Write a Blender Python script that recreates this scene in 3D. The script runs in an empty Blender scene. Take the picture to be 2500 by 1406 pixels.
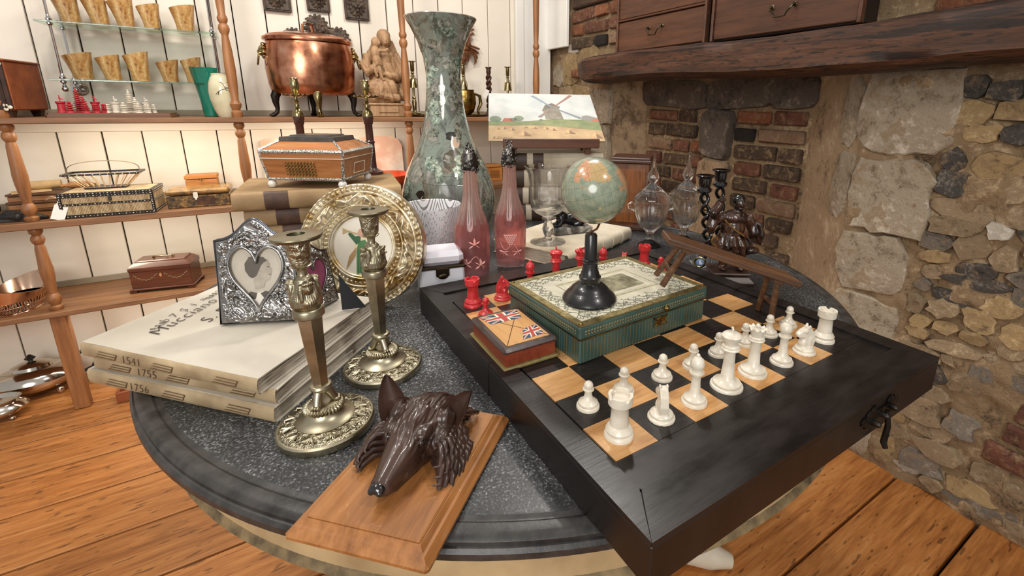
import bpy, bmesh, math, random
from math import sin, cos, pi, radians, sqrt, atan2, exp
from mathutils import Vector, Matrix, Euler, noise as mnoise
random.seed(7)
SC = bpy.context.scene
COL = SC.collection

# ------------------------------------------------------------------ camera
def setup_camera():
    F, CX, CY = 1146.0, 1371.1, 557.5            # focal length and principal point, in the 2500 x 1406 frame
    yaw, pitch, roll = .5738, .2549, .0127
    fw = Vector((sin(yaw) * cos(pitch), cos(yaw) * cos(pitch), -sin(pitch)))
    r = Vector((cos(yaw), -sin(yaw), 0)); u = r.cross(fw)
    r2 = cos(roll) * r + sin(roll) * u; u2 = -sin(roll) * r + cos(roll) * u
    cd = bpy.data.cameras.new('camera'); co = bpy.data.objects.new('camera', cd); COL.objects.link(co)
    cd.sensor_fit = 'HORIZONTAL'; cd.sensor_width = 36.0; cd.lens = F / 2500 * 36.0
    cd.shift_x = (1250 - CX) / 2500; cd.shift_y = (CY - 703) / 2500
    cd.clip_start = .02; cd.clip_end = 60
    m = Matrix((r2, u2, -fw)).transposed().to_4x4(); m.translation = (0, 0, 1.15)
    co.matrix_world = m
    SC.camera = co
setup_camera()

# ------------------------------------------------------------------ world, lamps, exposure
W = bpy.data.worlds.new('room_air'); SC.world = W; W.use_nodes = True
W.node_tree.nodes['Background'].inputs[0].default_value = (1.0, .965, .92, 1)
W.node_tree.nodes['Background'].inputs[1].default_value = .5
def lamp(kind, name, loc, target, power, size=.1, color=(1, .945, .875), spot=100, blend=.6):
    ld = bpy.data.lights.new(name, kind); o = bpy.data.objects.new(name, ld); COL.objects.link(o)
    ld.energy = power; ld.color = color
    if kind == 'AREA': ld.shape = 'DISK'; ld.size = size
    else: ld.shadow_soft_size = size
    if kind == 'SPOT': ld.spot_size = radians(spot); ld.spot_blend = blend
    o.location = loc
    o.rotation_euler = (Vector(target) - Vector(loc)).to_track_quat('-Z', 'Y').to_euler()
    return o
lamp('SPOT', 'ceiling_spot', (1.05, 1.35, 2.45), (.35, .6, .8), 38, .05, spot=95)
lamp('SPOT', 'ceiling_spot', (.75, -.55, 2.45), (.35, .9, .8), 34, .06, spot=95)
lamp('SPOT', 'ceiling_spot', (-.55, .75, 2.45), (.2, 1.2, .8), 22, .06, spot=95)
lamp('AREA', 'ceiling_lamp', (-.25, 1.2, 2.4), (-.35, 2.6, .7), 19, .4)
lamp('AREA', 'ceiling_lamp', (.85, 1.4, 2.4), (.8, 2.6, .9), 12, .4)
def strip(loc, target, power, sx, sy, color=(1, .87, .68)):
    o = lamp('AREA', 'shelf_strip_light', loc, target, power, sx, color); o.data.shape = 'RECTANGLE'; o.data.size = sx; o.data.size_y = sy
strip((-.37, 2.36, 1.067), (-.37, 2.50, .7), 2.2, .55, .02); strip((.29, 2.36, 1.067), (.29, 2.50, .7), 2.2, .55, .02)
strip((-.37, 2.36, .711), (-.37, 2.5, .4), 1.4, .55, .02); strip((-.37, 2.36, .382), (-.37, 2.5, .0), 1.2, .55, .02)
lamp('AREA', 'added_soft_fill', (-1.3, -1.3, 1.75), (.2, 1.8, .7), 42, 1.3, (1, .97, .93))  # added soft fill behind the camera, reaching under the shelves; no window there
SC.view_settings.view_transform = 'Standard'; SC.view_settings.look = 'None'
SC.view_settings.exposure = 0.0; SC.view_settings.gamma = 1.0; SC.view_settings.use_curve_mapping = False

# ------------------------------------------------------------------ materials
def lin(c):
    if isinstance(c, str):
        c = c.lstrip('#'); c = tuple(int(c[i:i + 2], 16) / 255 for i in (0, 2, 4))
        c = tuple(x / 12.92 if x <= .04045 else ((x + .055) / 1.055) ** 2.4 for x in c)
    return (c[0], c[1], c[2], 1)
MATS = {}
class NT:
    def __init__(s, name):
        s.m = bpy.data.materials.new(name); s.m.use_nodes = True; s.t = s.m.node_tree
        s.b = s.t.nodes['Principled BSDF']; s.o = s.t.nodes['Material Output']
    def n(s, kind, **kw):
        x = s.t.nodes.new(kind)
        for k, v in kw.items(): setattr(x, k, v)
        return x
    def l(s, a, b): s.t.links.new(a, b)
    def coords(s, stretch=(1, 1, 1), kind='Object', rot=(0, 0, 0), loc=(0, 0, 0)):
        tc = s.n('ShaderNodeTexCoord'); mp = s.n('ShaderNodeMapping')
        mp.inputs['Scale'].default_value = stretch; mp.inputs['Rotation'].default_value = rot; mp.inputs['Location'].default_value = loc
        s.l(tc.outputs[kind], mp.inputs[0]); return mp.outputs[0]
    def noise(s, vec, scale, detail=4, rough=.55, dist=0):
        x = s.n('ShaderNodeTexNoise'); x.inputs['Scale'].default_value = scale; x.inputs['Detail'].default_value = detail
        x.inputs['Roughness'].default_value = rough; x.inputs['Distortion'].default_value = dist
        s.l(vec, x.inputs['Vector']); return x.outputs[0]
    def voronoi(s, vec, scale, feature='F1', out=0):
        x = s.n('ShaderNodeTexVoronoi'); x.feature = feature; x.inputs['Scale'].default_value = scale
        s.l(vec, x.inputs['Vector']); return x.outputs[out]
    def ramp(s, fac, stops, interp='LINEAR'):
        r = s.n('ShaderNodeValToRGB'); r.color_ramp.interpolation = interp
        e = r.color_ramp.elements
        while len(e) < len(stops): e.new(.5)
        for k, (p, c) in enumerate(stops): e[k].position = p; e[k].color = lin(c)
        s.l(fac, r.inputs[0]); return r.outputs[0]
    def mix(s, fac, a, b, mode='MIX'):
        x = s.n('ShaderNodeMix'); x.data_type = 'RGBA'; x.blend_type = mode
        for sock, v in ((x.inputs['Factor'], fac), (x.inputs[6], a), (x.inputs[7], b)):
            if isinstance(v, (int, float)): sock.default_value = v
            elif isinstance(v, (str, tuple)): sock.default_value = lin(v)
            else: s.l(v, sock)
        return x.outputs[2]
    def math(s, op, a, b=0, c=0):
        x = s.n('ShaderNodeMath'); x.operation = op
        for i, v in enumerate((a, b, c)):
            if isinstance(v, (int, float)): x.inputs[i].default_value = v
            else: s.l(v, x.inputs[i])
        return x.outputs[0]
    def sep(s, vec):
        x = s.n('ShaderNodeSeparateXYZ'); s.l(vec, x.inputs[0]); return x.outputs
    def color(s, v):
        if isinstance(v, (str, tuple)): s.b.inputs['Base Color'].default_value = lin(v)
        else: s.l(v, s.b.inputs['Base Color'])
    def set(s, rough=None, metal=None, coat=None, trans=None, ior=None, spec=None, alpha=None, sss=None):
        for k, v in (('Roughness', rough), ('Metallic', metal), ('Coat Weight', coat), ('Transmission Weight', trans), ('IOR', ior), ('Specular IOR Level', spec), ('Alpha', alpha), ('Subsurface Weight', sss)):
            if v is None: continue
            if isinstance(v, (int, float)): s.b.inputs[k].default_value = v
            else: s.l(v, s.b.inputs[k])
    def bump(s, h, strength=.3, dist=.002):
        x = s.n('ShaderNodeBump'); x.inputs['Strength'].default_value = strength; x.inputs['Distance'].default_value = dist
        s.l(h, x.inputs['Height']); s.l(x.outputs[0], s.b.inputs['Normal'])
    def objrand(s):
        return s.n('ShaderNodeObjectInfo').outputs['Random']
def mat(name, col, rough=.5, metal=0, col2=None, ns=8, ramp=(.35, .65), stretch=(1, 1, 1), bump=0, bs=None, bd=.002, detail=4, vary=0, **kw):
    if name in MATS: return MATS[name]
    t = NT(name); v = t.coords(stretch)
    base = col
    if col2:
        base = t.ramp(t.noise(v, ns, detail), [(ramp[0], col), (ramp[1], col2)])
    if vary:
        r = t.objrand(); hv = t.n('ShaderNodeHueSaturation')
        t.l(t.math('MULTIPLY_ADD', r, vary, 1 - vary / 2), hv.inputs['Value'])
        if isinstance(base, str): hv.inputs['Color'].default_value = lin(base)
        else: t.l(base, hv.inputs['Color'])
        base = hv.outputs[0]
    t.color(base); t.set(rough=rough, metal=metal, **kw)
    if bump: t.bump(t.noise(v, bs or ns * 4, 5), bump, bd)
    MATS[name] = t.m; return t.m
def wood(name, c1, c2, c3=None, axis=0, scale=1.0, rough=.45, coat=0, bump=.15, vary=0, spots=0, dash=0, cracks=0):
    if name in MATS: return MATS[name]
    t = NT(name); st = [14, 14, 14]; st[axis] = 1.2
    if vary:
        cb = t.n('ShaderNodeCombineXYZ'); r = t.objrand()
        for i in range(3): t.l(t.math('MULTIPLY', r, 40 + 13 * i), cb.inputs[i])
    def vec(stretch):
        v = t.coords(stretch)
        if not vary: return v
        va = t.n('ShaderNodeVectorMath'); t.l(v, va.inputs[0]); t.l(cb.outputs[0], va.inputs[1]); return va.outputs[0]
    v = vec(tuple(x * scale for x in st))
    n1 = t.noise(v, 2.2, 6, .62, .7); n2 = t.noise(v, 10, 4, .65)
    f = t.math('MULTIPLY_ADD', n2, .4, t.math('MULTIPLY', n1, .6))
    base = t.ramp(f, [(.32, c1), (.52, c2), (.68, c3 or c2)])
    if vary:
        hv = t.n('ShaderNodeHueSaturation'); t.l(t.math('MULTIPLY_ADD', r, vary, 1 - vary / 2), hv.inputs['Value']); t.l(base, hv.inputs['Color']); base = hv.outputs[0]
    def marks(stretch, sc, lo, hi, amt, col, det=3):
        nonlocal base
        base = t.mix(t.ramp(t.noise(vec(stretch), sc, det, .6), [(lo, (0, 0, 0)), (hi, (amt, amt, amt))]), base, col)
    sx = [4, 4, 4]; sx[axis] = 1.6
    if spots: marks(tuple(sx), 2.4, .58, .74, spots, '#3a2416', 6)
    if dash:
        dx = [9, 9, 9]; dx[axis] = 2.2; marks(tuple(dx), 9, .66, .70, dash, '#24140b', 1); dx[axis] = .7; marks(tuple(x * 3 for x in dx), 6, .63, .70, dash * .6, '#4a2a15', 3)
    if cracks:
        cx = [9, 9, 9]; cx[axis] = .55; marks(tuple(cx), 5, .54, .60, cracks, '#130b07', 4); cx[axis] = 1.5; marks(tuple(x * 2 for x in cx), 6, .57, .63, cracks, '#130b07', 3)
    t.color(base); t.set(rough=rough, coat=coat)
    if bump: t.bump(f, bump, .0018)
    MATS[name] = t.m; return t.m
def masonry(name, dark, mid, light, scale=1.0, rough=.95, bump=.9, vary=0, smear=None, pits=.5, stretch=(1, 1, 1)):
    if name in MATS: return MATS[name]
    t = NT(name); v = t.coords(stretch)
    if vary:
        cb = t.n('ShaderNodeCombineXYZ'); r = t.objrand()
        for i in range(3): t.l(t.math('MULTIPLY', r, 31 + 17 * i), cb.inputs[i])
        va = t.n('ShaderNodeVectorMath'); t.l(v, va.inputs[0]); t.l(cb.outputs[0], va.inputs[1]); v = va.outputs[0]
    n1 = t.noise(v, 5 * scale, 8, .68, .8); n2 = t.noise(v, 34 * scale, 6, .7, .3); n3 = t.noise(v, 90 * scale, 4, .65)
    f = t.math('ADD', t.math('MULTIPLY', n1, .62), t.math('MULTIPLY', n2, .38))
    base = t.ramp(f, [(.38, dark), (.47, mid), (.53, mid), (.62, light)])
    if smear: base = t.mix(t.ramp(t.noise(v, 11 * scale, 7, .7, .5), [(.52, (0, 0, 0)), (.64, (.85, .85, .85))]), base, smear)
    if pits: base = t.mix(t.ramp(t.math('ADD', t.math('MULTIPLY', n3, .6), t.math('MULTIPLY', n1, .4)), [(.36, (pits, pits, pits)), (.43, (0, 0, 0))]), base, '#2b2119')
    if vary:
        hv = t.n('ShaderNodeHueSaturation'); t.l(t.math('MULTIPLY_ADD', r, vary, 1 - vary / 2), hv.inputs['Value']); t.l(base, hv.inputs['Color']); base = hv.outputs[0]
    t.color(base); t.set(rough=rough); t.bump(t.math('ADD', f, t.math('MULTIPLY', n3, .3)), bump, .012 / scale ** .5)
    MATS[name] = t.m; return t.m
def glass(name, col=(1, 1, 1), rough=0.0, ior=1.45):
    if name in MATS: return MATS[name]
    t = NT(name); t.color(col); t.set(rough=rough, trans=1.0, ior=ior)      # clear glass: refracting body that still passes light
    tr = t.n('ShaderNodeBsdfTransparent'); tr.inputs[0].default_value = lin(col); mx = t.n('ShaderNodeMixShader'); mx.inputs[0].default_value = .16
    t.l(t.b.outputs[0], mx.inputs[1]); t.l(tr.outputs[0], mx.inputs[2]); t.l(mx.outputs[0], t.o.inputs[0])
    MATS[name] = t.m; return t.m

# ------------------------------------------------------------------ mesh helpers
def Rz(a): return Matrix.Rotation(a, 4, 'Z')
def Rx(a): return Matrix.Rotation(a, 4, 'X')
def Ry(a): return Matrix.Rotation(a, 4, 'Y')
def T(x, y=None, z=None): return Matrix.Translation(x if y is None else (x, y, z))
def S(x, y=None, z=None): return Matrix.Diagonal((x, x if y is None else y, x if z is None else z, 1))
class M:
    """collects vertices and faces of one part"""
    def __init__(s): s.v = []; s.f = []
    def add(s, v, f, m=None):
        k = len(s.v)
        if m is not None: v = [m @ Vector(p) for p in v]
        s.v += [tuple(p) for p in v]; s.f += [tuple(i + k for i in q) for q in f]; return s
    def box(s, c, d, b=0, m=None):
        x, y, z = (q / 2 for q in d); T0 = T(c)
        if m is not None: T0 = m @ T0
        if b <= 0:
            v = [(i * x, j * y, k * z) for i in (-1, 1) for j in (-1, 1) for k in (-1, 1)]
            return s.add(v, [(0, 1, 3, 2), (4, 6, 7, 5), (0, 4, 5, 1), (2, 3, 7, 6), (0, 2, 6, 4), (1, 5, 7, 3)], T0)
        b = min(b, .95 * min(x, y, z)); v = []; idx = {}
        for i in (-1, 1):
            for j in (-1, 1):
                for k in (-1, 1):
                    for a, p in enumerate(((i * x, j * (y - b), k * (z - b)), (i * (x - b), j * y, k * (z - b)), (i * (x - b), j * (y - b), k * z))):
                        idx[i, j, k, a] = len(v); v.append(p)
        f = []
        def q(l, flip):
            f.append(tuple(reversed(l)) if flip else tuple(l))
        for i in (-1, 1):
            q([idx[i, -1, -1, 0], idx[i, 1, -1, 0], idx[i, 1, 1, 0], idx[i, -1, 1, 0]], i < 0)
            q([idx[-1, i, -1, 1], idx[1, i, -1, 1], idx[1, i, 1, 1], idx[-1, i, 1, 1]], i > 0)
            q([idx[-1, -1, i, 2], idx[1, -1, i, 2], idx[1, 1, i, 2], idx[-1, 1, i, 2]], i < 0)
        for i in (-1, 1):
            for j in (-1, 1):
                q([idx[i, j, -1, 0], idx[i, j, -1, 1], idx[i, j, 1, 1], idx[i, j, 1, 0]], i * j < 0)
                q([idx[i, -1, j, 0], idx[i, -1, j, 2], idx[i, 1, j, 2], idx[i, 1, j, 0]], i * j > 0)
                q([idx[-1, i, j, 1], idx[-1, i, j, 2], idx[1, i, j, 2], idx[1, i, j, 1]], i * j < 0)
                for k in (-1, 1):
                    q([idx[i, j, k, 0], idx[i, j, k, 1], idx[i, j, k, 2]], i * j * k < 0)
        return s.add(v, f, T0)
    def lathe(s, prof, n=32, m=None, cap=True, rfun=None, closed=False):
        """prof: list of (r, z) from bottom to top"""
        v = []; f = []; k = len(prof)
        for a in range(n):
            th = 2 * pi * a / n; c, d = cos(th), sin(th)
            for r, z in prof:
                q = r if rfun is None else rfun(r, z, th)
                v.append((q * c, q * d, z))
        for a in range(n):
            e = (a + 1) % n
            for i in range(k - 1): f.append((a * k + i, e * k + i, e * k + i + 1, a * k + i + 1))
            if closed: f.append((a * k + k - 1, e * k + k - 1, e * k, a * k))
        if cap and not closed:
            if prof[0][0] > 1e-6: f.append(tuple(a * k for a in reversed(range(n))))
            if prof[-1][0] > 1e-6: f.append(tuple(a * k + k - 1 for a in range(n)))
        return s.add(v, f, m)
    def tube(s, pts, rad, n=8, m=None, closed=False, flat=1.0, cap=True):
        pts = [Vector(p) for p in pts]; k = len(pts)
        if not isinstance(rad, (list, tuple)): rad = [rad] * k
        v = []; f = []; up = None
        for i, p in enumerate(pts):
            a = pts[(i - 1) % k] if (closed or i > 0) else p
            b = pts[(i + 1) % k] if (closed or i < k - 1) else p
            t = (b - a); t = t.normalized() if t.length > 1e-9 else Vector((0, 0, 1))
            if up is None:
                up = Vector((0, 0, 1)) if abs(t.z) < .9 else Vector((1, 0, 0))
            sd = t.cross(up)
            if sd.length < 1e-6: sd = t.orthogonal()
            sd.normalize(); up = sd.cross(t).normalized()
            for j in range(n):
                th = 2 * pi * j / n
                v.append(p + (sd * cos(th) + up * sin(th) * flat) * rad[i])
        for i in range(k if closed else k - 1):
            e = (i + 1) % k
            for j in range(n):
                g = (j + 1) % n; f.append((i * n + j, i * n + g, e * n + g, e * n + j))
        if cap and not closed:
            f.append(tuple(reversed(range(n)))); f.append(tuple((k - 1) * n + j for j in range(n)))
        return s.add(v, f, m)
    def ball(s, c, r, n=16, k=10, m=None):
        if isinstance(r, (int, float)): r = (r, r, r)
        v = [(0, 0, -1)]; f = []
        for i in range(1, k):
            ph = -pi / 2 + pi * i / k
            for j in range(n): v.append((cos(ph) * cos(2 * pi * j / n), cos(ph) * sin(2 * pi * j / n), sin(ph)))
        v.append((0, 0, 1)); e = len(v) - 1
        for j in range(n):
            g = (j + 1) % n; f.append((0, 1 + g, 1 + j)); f.append((e, 1 + (k - 2) * n + j, 1 + (k - 2) * n + g))
            for i in range(k - 2): f.append((1 + i * n + j, 1 + i * n + g, 1 + (i + 1) * n + g, 1 + (i + 1) * n + j))
        mm = T(c) @ (m if m is not None else Matrix.Identity(4)) @ S(*r)
        return s.add(v, f, mm)
    def prism(s, poly, z0, z1, m=None, inset=0):
        n = len(poly); cx = sum(p[0] for p in poly) / n; cy = sum(p[1] for p in poly) / n
        v = [(p[0], p[1], z0) for p in poly] + [((p[0] - cx) * (1 - inset) + cx, (p[1] - cy) * (1 - inset) + cy, z1) for p in poly]
        a = sum(poly[i][0] * poly[(i + 1) % n][1] - poly[(i + 1) % n][0] * poly[i][1] for i in range(n))
        f = [tuple(reversed(range(n))), tuple(range(n, 2 * n))] + [(i, (i + 1) % n, n + (i + 1) % n, n + i) for i in range(n)]
        if a < 0: f = [tuple(reversed(q)) for q in f]
        return s.add(v, f, m)
    def frustum(s, a, b, z0, z1, m=None):
        """rectangular block a=(w,d) at z0 to b=(w,d) at z1"""
        v = [(i * w / 2, j * d / 2, z) for (w, d), z in ((a, z0), (b, z1)) for i, j in ((-1, -1), (1, -1), (1, 1), (-1, 1))]
        return s.add(v, [(3, 2, 1, 0), (4, 5, 6, 7)] + [(i, (i + 1) % 4, 4 + (i + 1) % 4, 4 + i) for i in range(4)], m)
    def torus(s, c, R, r, n=24, k=8, m=None, flat=1.0):
        pts = [(R * cos(2 * pi * i / n), R * sin(2 * pi * i / n), 0) for i in range(n)]
        mm = T(c) if m is None else m @ T(c)
        return s.tube(pts, r, k, mm, closed=True, flat=flat)
    def mesh(s, name, smooth=35):
        me = bpy.data.meshes.new(name); me.from_pydata(s.v, [], s.f); me.validate()
        if smooth:
            me.shade_smooth()
            try: me.set_sharp_from_angle(angle=radians(smooth))
            except Exception: pass
        return me
def link(o, parent=None):
    COL.objects.link(o)
    if parent is not None: o.parent = parent
    return o
def tag(o, label=None, cat=None, group=None, kind=None):
    for k, v in (('label', label), ('category', cat), ('group', group), ('kind', kind)):
        if v: o[k] = v
    return o
def thing(name, label, cat, loc=(0, 0, 0), rz=0, group=None, kind=None, rot=None):
    o = bpy.data.objects.new(name, None); o.empty_display_size = .02; link(o)
    o.location = loc; o.rotation_euler = rot if rot is not None else (0, 0, rz)
    return tag(o, label, cat, group, kind)
def part(parent, name, mb, material, smooth=35, label=None, kind=None, mx=None):
    me = mb if isinstance(mb, bpy.types.Mesh) else mb.mesh(name, smooth)
    if material is not None and len(me.materials) == 0: me.materials.append(material)
    o = link(bpy.data.objects.new(name, me), parent)
    if mx is not None: o.matrix_local = mx
    return tag(o, label, None, None, kind)
def single(name, mb, material, label, cat, loc=(0, 0, 0), rz=0, group=None, smooth=35, kind=None, rot=None):
    o = part(None, name, mb, material, smooth); o.location = loc; o.rotation_euler = rot if rot is not None else (0, 0, rz)
    return tag(o, label, cat, group, kind)
def copy_tree(o, loc=None, rz=None, label=None, parent=None):
    c = o.copy(); COL.objects.link(c)
    if parent is not None: c.parent = parent
    if loc is not None: c.location = loc
    if rz is not None: c.rotation_euler = (0, 0, rz)
    if label: c['label'] = label
    for ch in list(o.children): copy_tree(ch, parent=c)
    return c
def sculpt(mb, voxel, smooth=4, disp=None, factor=.5):
    """fuse overlapping solids into one continuous surface"""
    me = mb.mesh('tmp', 0); o = bpy.data.objects.new('tmp', me); COL.objects.link(o)
    r = o.modifiers.new('r', 'REMESH'); r.mode = 'VOXEL'; r.voxel_size = voxel; r.adaptivity = 0
    if smooth: q = o.modifiers.new('s', 'SMOOTH'); q.iterations = smooth; q.factor = factor
    dg = bpy.context.evaluated_depsgraph_get(); dg.update()
    out = bpy.data.meshes.new_from_object(o.evaluated_get(dg))
    bpy.data.objects.remove(o); bpy.data.meshes.remove(me)
    if disp:
        nr = [v.normal.copy() for v in out.vertices]
        for v, n in zip(out.vertices, nr):
            d = disp(v.co, n)
            v.co += d if isinstance(d, Vector) else n * d
    out.shade_smooth(); return out
def text_mesh(txt, size, depth=.0003, shear=0, spacing=1.0, thin=-.018):
    cu = bpy.data.curves.new('t', 'FONT'); cu.body = txt; cu.size = size; cu.extrude = depth; cu.shear = shear; cu.space_character = spacing; cu.resolution_u = 3; cu.offset = thin * size
    o = bpy.data.objects.new('t', cu); COL.objects.link(o)
    dg = bpy.context.evaluated_depsgraph_get(); dg.update()
    me = bpy.data.meshes.new_from_object(o.evaluated_get(dg)); bpy.data.objects.remove(o); me.materials.clear(); return me
def ngon(n, r, a0=0): return [(r * cos(a0 + 2 * pi * i / n), r * sin(a0 + 2 * pi * i / n)) for i in range(n)]
def ordinal(i): return ('first', 'second', 'third', 'fourth', 'fifth', 'sixth', 'seventh', 'eighth', 'ninth', 'tenth')[i]
ZT = .769      # table top
ZB = .819      # chess board top
# ================================================================== FLOOR
m_slab = mat('hearth_stone', '#4b443b', .9, col2='#6b6256', ns=8, bump=.4)
m_board = wood('floor_pine', '#7f4820', '#b3743c', '#c98e55', axis=0, scale=1.0, rough=.4, bump=.3, vary=.3, spots=.5, dash=.55)
def build_floor():
    root = thing('floor', 'worn orange pine floorboards laid parallel to the shelf wall', None, kind='structure')
    part(root, 'subfloor', M().box((-.4, .6, -.05), (4.4, 4.4, .03)), mat('gap_black', '#120c08', .9))
    part(root, 'hearth_slab', M().box((1.72, 1.35, -.017), (.19, 1.5, .03), .003), m_slab)
    ys = [2.74, 2.53, 2.345, 2.158, 1.947, 1.752, 1.522, 1.308, 1.10, .885, .68, .474, .264, .05, -.165, -.37, -.58, -.8, -1.02, -1.24]
    for i in range(len(ys) - 1):
        a, b = ys[i + 1] + .004 + random.random() * .003, ys[i] - .003
        breaks = [-2.5, 1.63] if i % 3 else [-2.5, random.uniform(-1.9, -1.0), 1.63]
        for x0, x1 in zip(breaks[:-1], breaks[1:]):
            d = (x1 - x0 - .004, b - a, .028)
            o = part(root, 'floorboard', M().box((0, 0, 0), d, .002), m_board)
            o.location = ((x0 + x1) / 2, (a + b) / 2, -.014 - random.random() * .0015)
build_floor()

# ================================================================== SHELF WALL
m_paint = mat('cream_paint', '#e2d8c8', .55, col2='#ece4d6', ns=3, bump=.12, bs=35, vary=.05)
m_white = mat('white_paint', '#e6e4de', .5, col2='#f0eee8', ns=4, bump=.08, bs=40)
def build_back_wall():
    root = thing('wall_back', 'cream painted boarded wall behind the shelves', None, kind='structure')
    part(root, 'backing', M().box((-.45, 2.672, 1.3), (4.2, .02, 2.7)), mat('gap_dark', '#231a12', .9))
    gaps = [-2.08, -1.95, -1.82, -1.69, -1.56, -1.43, -1.30, -1.165, -1.035, -.905, -.776, -.652, -.521, -.397, -.268, -.142, -.015, .108, .24, .37, .503, .637, .772, .905, 1.042, 1.19, 1.33, 1.61]
    for a, b in zip(gaps[:-1], gaps[1:]):
        g = random.uniform(.002, .0032)
        o = part(root, 'wall_board', M().box((0, 0, 0), (b - a - 2 * g, .018, 2.62), .002), m_paint)
        o.location = ((a + b) / 2, 2.645 + random.uniform(-.001, .001), 1.31)
    part(root, 'rail', M().box((.0, 2.63, 1.045), (3.2, .012, .035), .002), m_paint)
    d = thing('door_1', 'white painted boxed corner panel beside the fireplace', None, kind='structure')
    part(d, 'panel', M().box((1.47, 2.615, 1.75), (.23, .03, 1.7), .003), m_white)
    part(d, 'panel', M().box((1.47, 2.615, .44), (.23, .03, .88), .003), m_white)
    part(d, 'stile', M().box((1.37, 2.597, 1.3), (.05, .02, 2.6), .003), m_white)
    part(d, 'corner_board', M().box((1.572, 2.50, 2.04), (.022, .21, 1.12), .003), m_white)
build_back_wall()

# ================================================================== FIREPLACE WALL
m_mortar = masonry('lime_mortar', '#4f3f2f', '#8a7356', '#bda482', 1.6)
m_plaster = masonry('pale_jamb_plaster', '#6f5a45', '#a58c6e', '#c2ab8d', .9, stretch=(1, 1, .75))
m_ashlar = masonry('pale_ashlar', '#75654f', '#a39580', '#cfc3b0', 1.6, smear='#927c60')
m_soot = masonry('sooty_stone', '#2c2621', '#5a5047', '#8c7f70', 1.4)
sm = '#8d7558'
STONES = [masonry('rubble_tan', '#5f4f3d', '#8f7b60', '#b5a182', 3, vary=.35, smear=sm), masonry('rubble_grey', '#4b453e', '#756c60', '#a0968a', 3, vary=.35, smear=sm), masonry('rubble_buff', '#6f5a42', '#a0875f', '#bfa680', 3, vary=.3, smear=sm),
          masonry('flint_dark', '#1d1b19', '#3d3833', '#857c70', 3.5, rough=.6, bump=.6, vary=.35, smear='#7d6a52'), masonry('flint_pale', '#8a8174', '#b5ac9e', '#d8d0c2', 3, vary=.2)]
BRICKS = [masonry('brick_red', '#40281e', '#694232', '#80563f', 3.5, vary=.35, smear=sm), masonry('brick_brown', '#2a1f18', '#4a3a2c', '#6b5643', 3.5, vary=.4, smear=sm), masonry('brick_orange', '#55331f', '#7f4c31', '#966142', 3.5, vary=.3, smear=sm),
          masonry('brick_burnt', '#100e0d', '#221c18', '#3a3028', 3.5), masonry('brick_dusty', '#54402f', '#80654f', '#a0876c', 3, vary=.25, smear=sm)]
def sheet(path, z0, z1, amp, step=.03, seed=0):
    """rough vertical sheet over a plan path"""
    pts = []
    for (a, b) in zip(path[:-1], path[1:]):
        L = (Vector(b) - Vector(a)).length; n = max(1, round(L / step))
        pts += [Vector(a).lerp(Vector(b), i / n) for i in range(n)]
    pts.append(Vector(path[-1])); nz = max(1, round((z1 - z0) / step)); mb = M(); v = []
    for p in pts:
        for k in range(nz + 1):
            z = z0 + (z1 - z0) * k / nz; q = Vector((p.x, p.y, z))
            d = mnoise.noise(q * 9 + Vector((seed, 0, 0))) * amp + mnoise.noise(q * 28) * amp * .6
            v.append((p.x + d, p.y + d * .25, z))
    f = [(i * (nz + 1) + k, i * (nz + 1) + k + 1, (i + 1) * (nz + 1) + k + 1, (i + 1) * (nz + 1) + k) for i in range(len(pts) - 1) for k in range(nz)]
    mb.add(v, f); return mb
def stone_mesh(w, h, d, n=11, rough=.16, sq=2.6):
    """irregular angular stone, face towards -x, spread over y and z"""
    v = []; f = []; rings = ((1.02, -.012), (1.0, d * .7), (.965, d), (.5, d * 1.03))
    rr = []; tl = random.uniform(-.25, .25); tw = random.uniform(-.25, .25)
    for i in range(n):
        th = 2 * pi * (i + random.uniform(-.3, .3)) / n; c, s_ = cos(th), sin(th)
        r = (abs(c) ** sq + abs(s_) ** sq) ** (-1 / sq) * (1 + random.uniform(-rough, rough * .6)); rr.append((r * c, r * s_))
    for k, (sc, x) in enumerate(rings):
        for (a, b) in rr: v.append((-x * (1 + (tl * a + tw * b) * (k > 0)) + random.uniform(-.12, .12) * d * (k > 0), a * sc * w / 2, b * sc * h / 2))
    v.append((-d * random.uniform(.85, 1.1), random.uniform(-.1, .1) * w, random.uniform(-.1, .1) * h)); c = len(v) - 1
    for k in range(3):
        for i in range(n): j = (i + 1) % n; f.append((k * n + i, (k + 1) * n + i, (k + 1) * n + j, k * n + j))
    for i in range(n): f.append((3 * n + i, c, 3 * n + (i + 1) % n))
    mb = M(); mb.add(v, f); return mb
def brick_mesh(w, h, d):
    mb = M(); mb.box((0, 0, 0), (d, w, h), min(.006, h * .2))
    mb.v = [(x + random.uniform(-.002, .002), y + random.uniform(-.003, .003), z + random.uniform(-.003, .003)) for x, y, z in mb.v]; return mb
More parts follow.
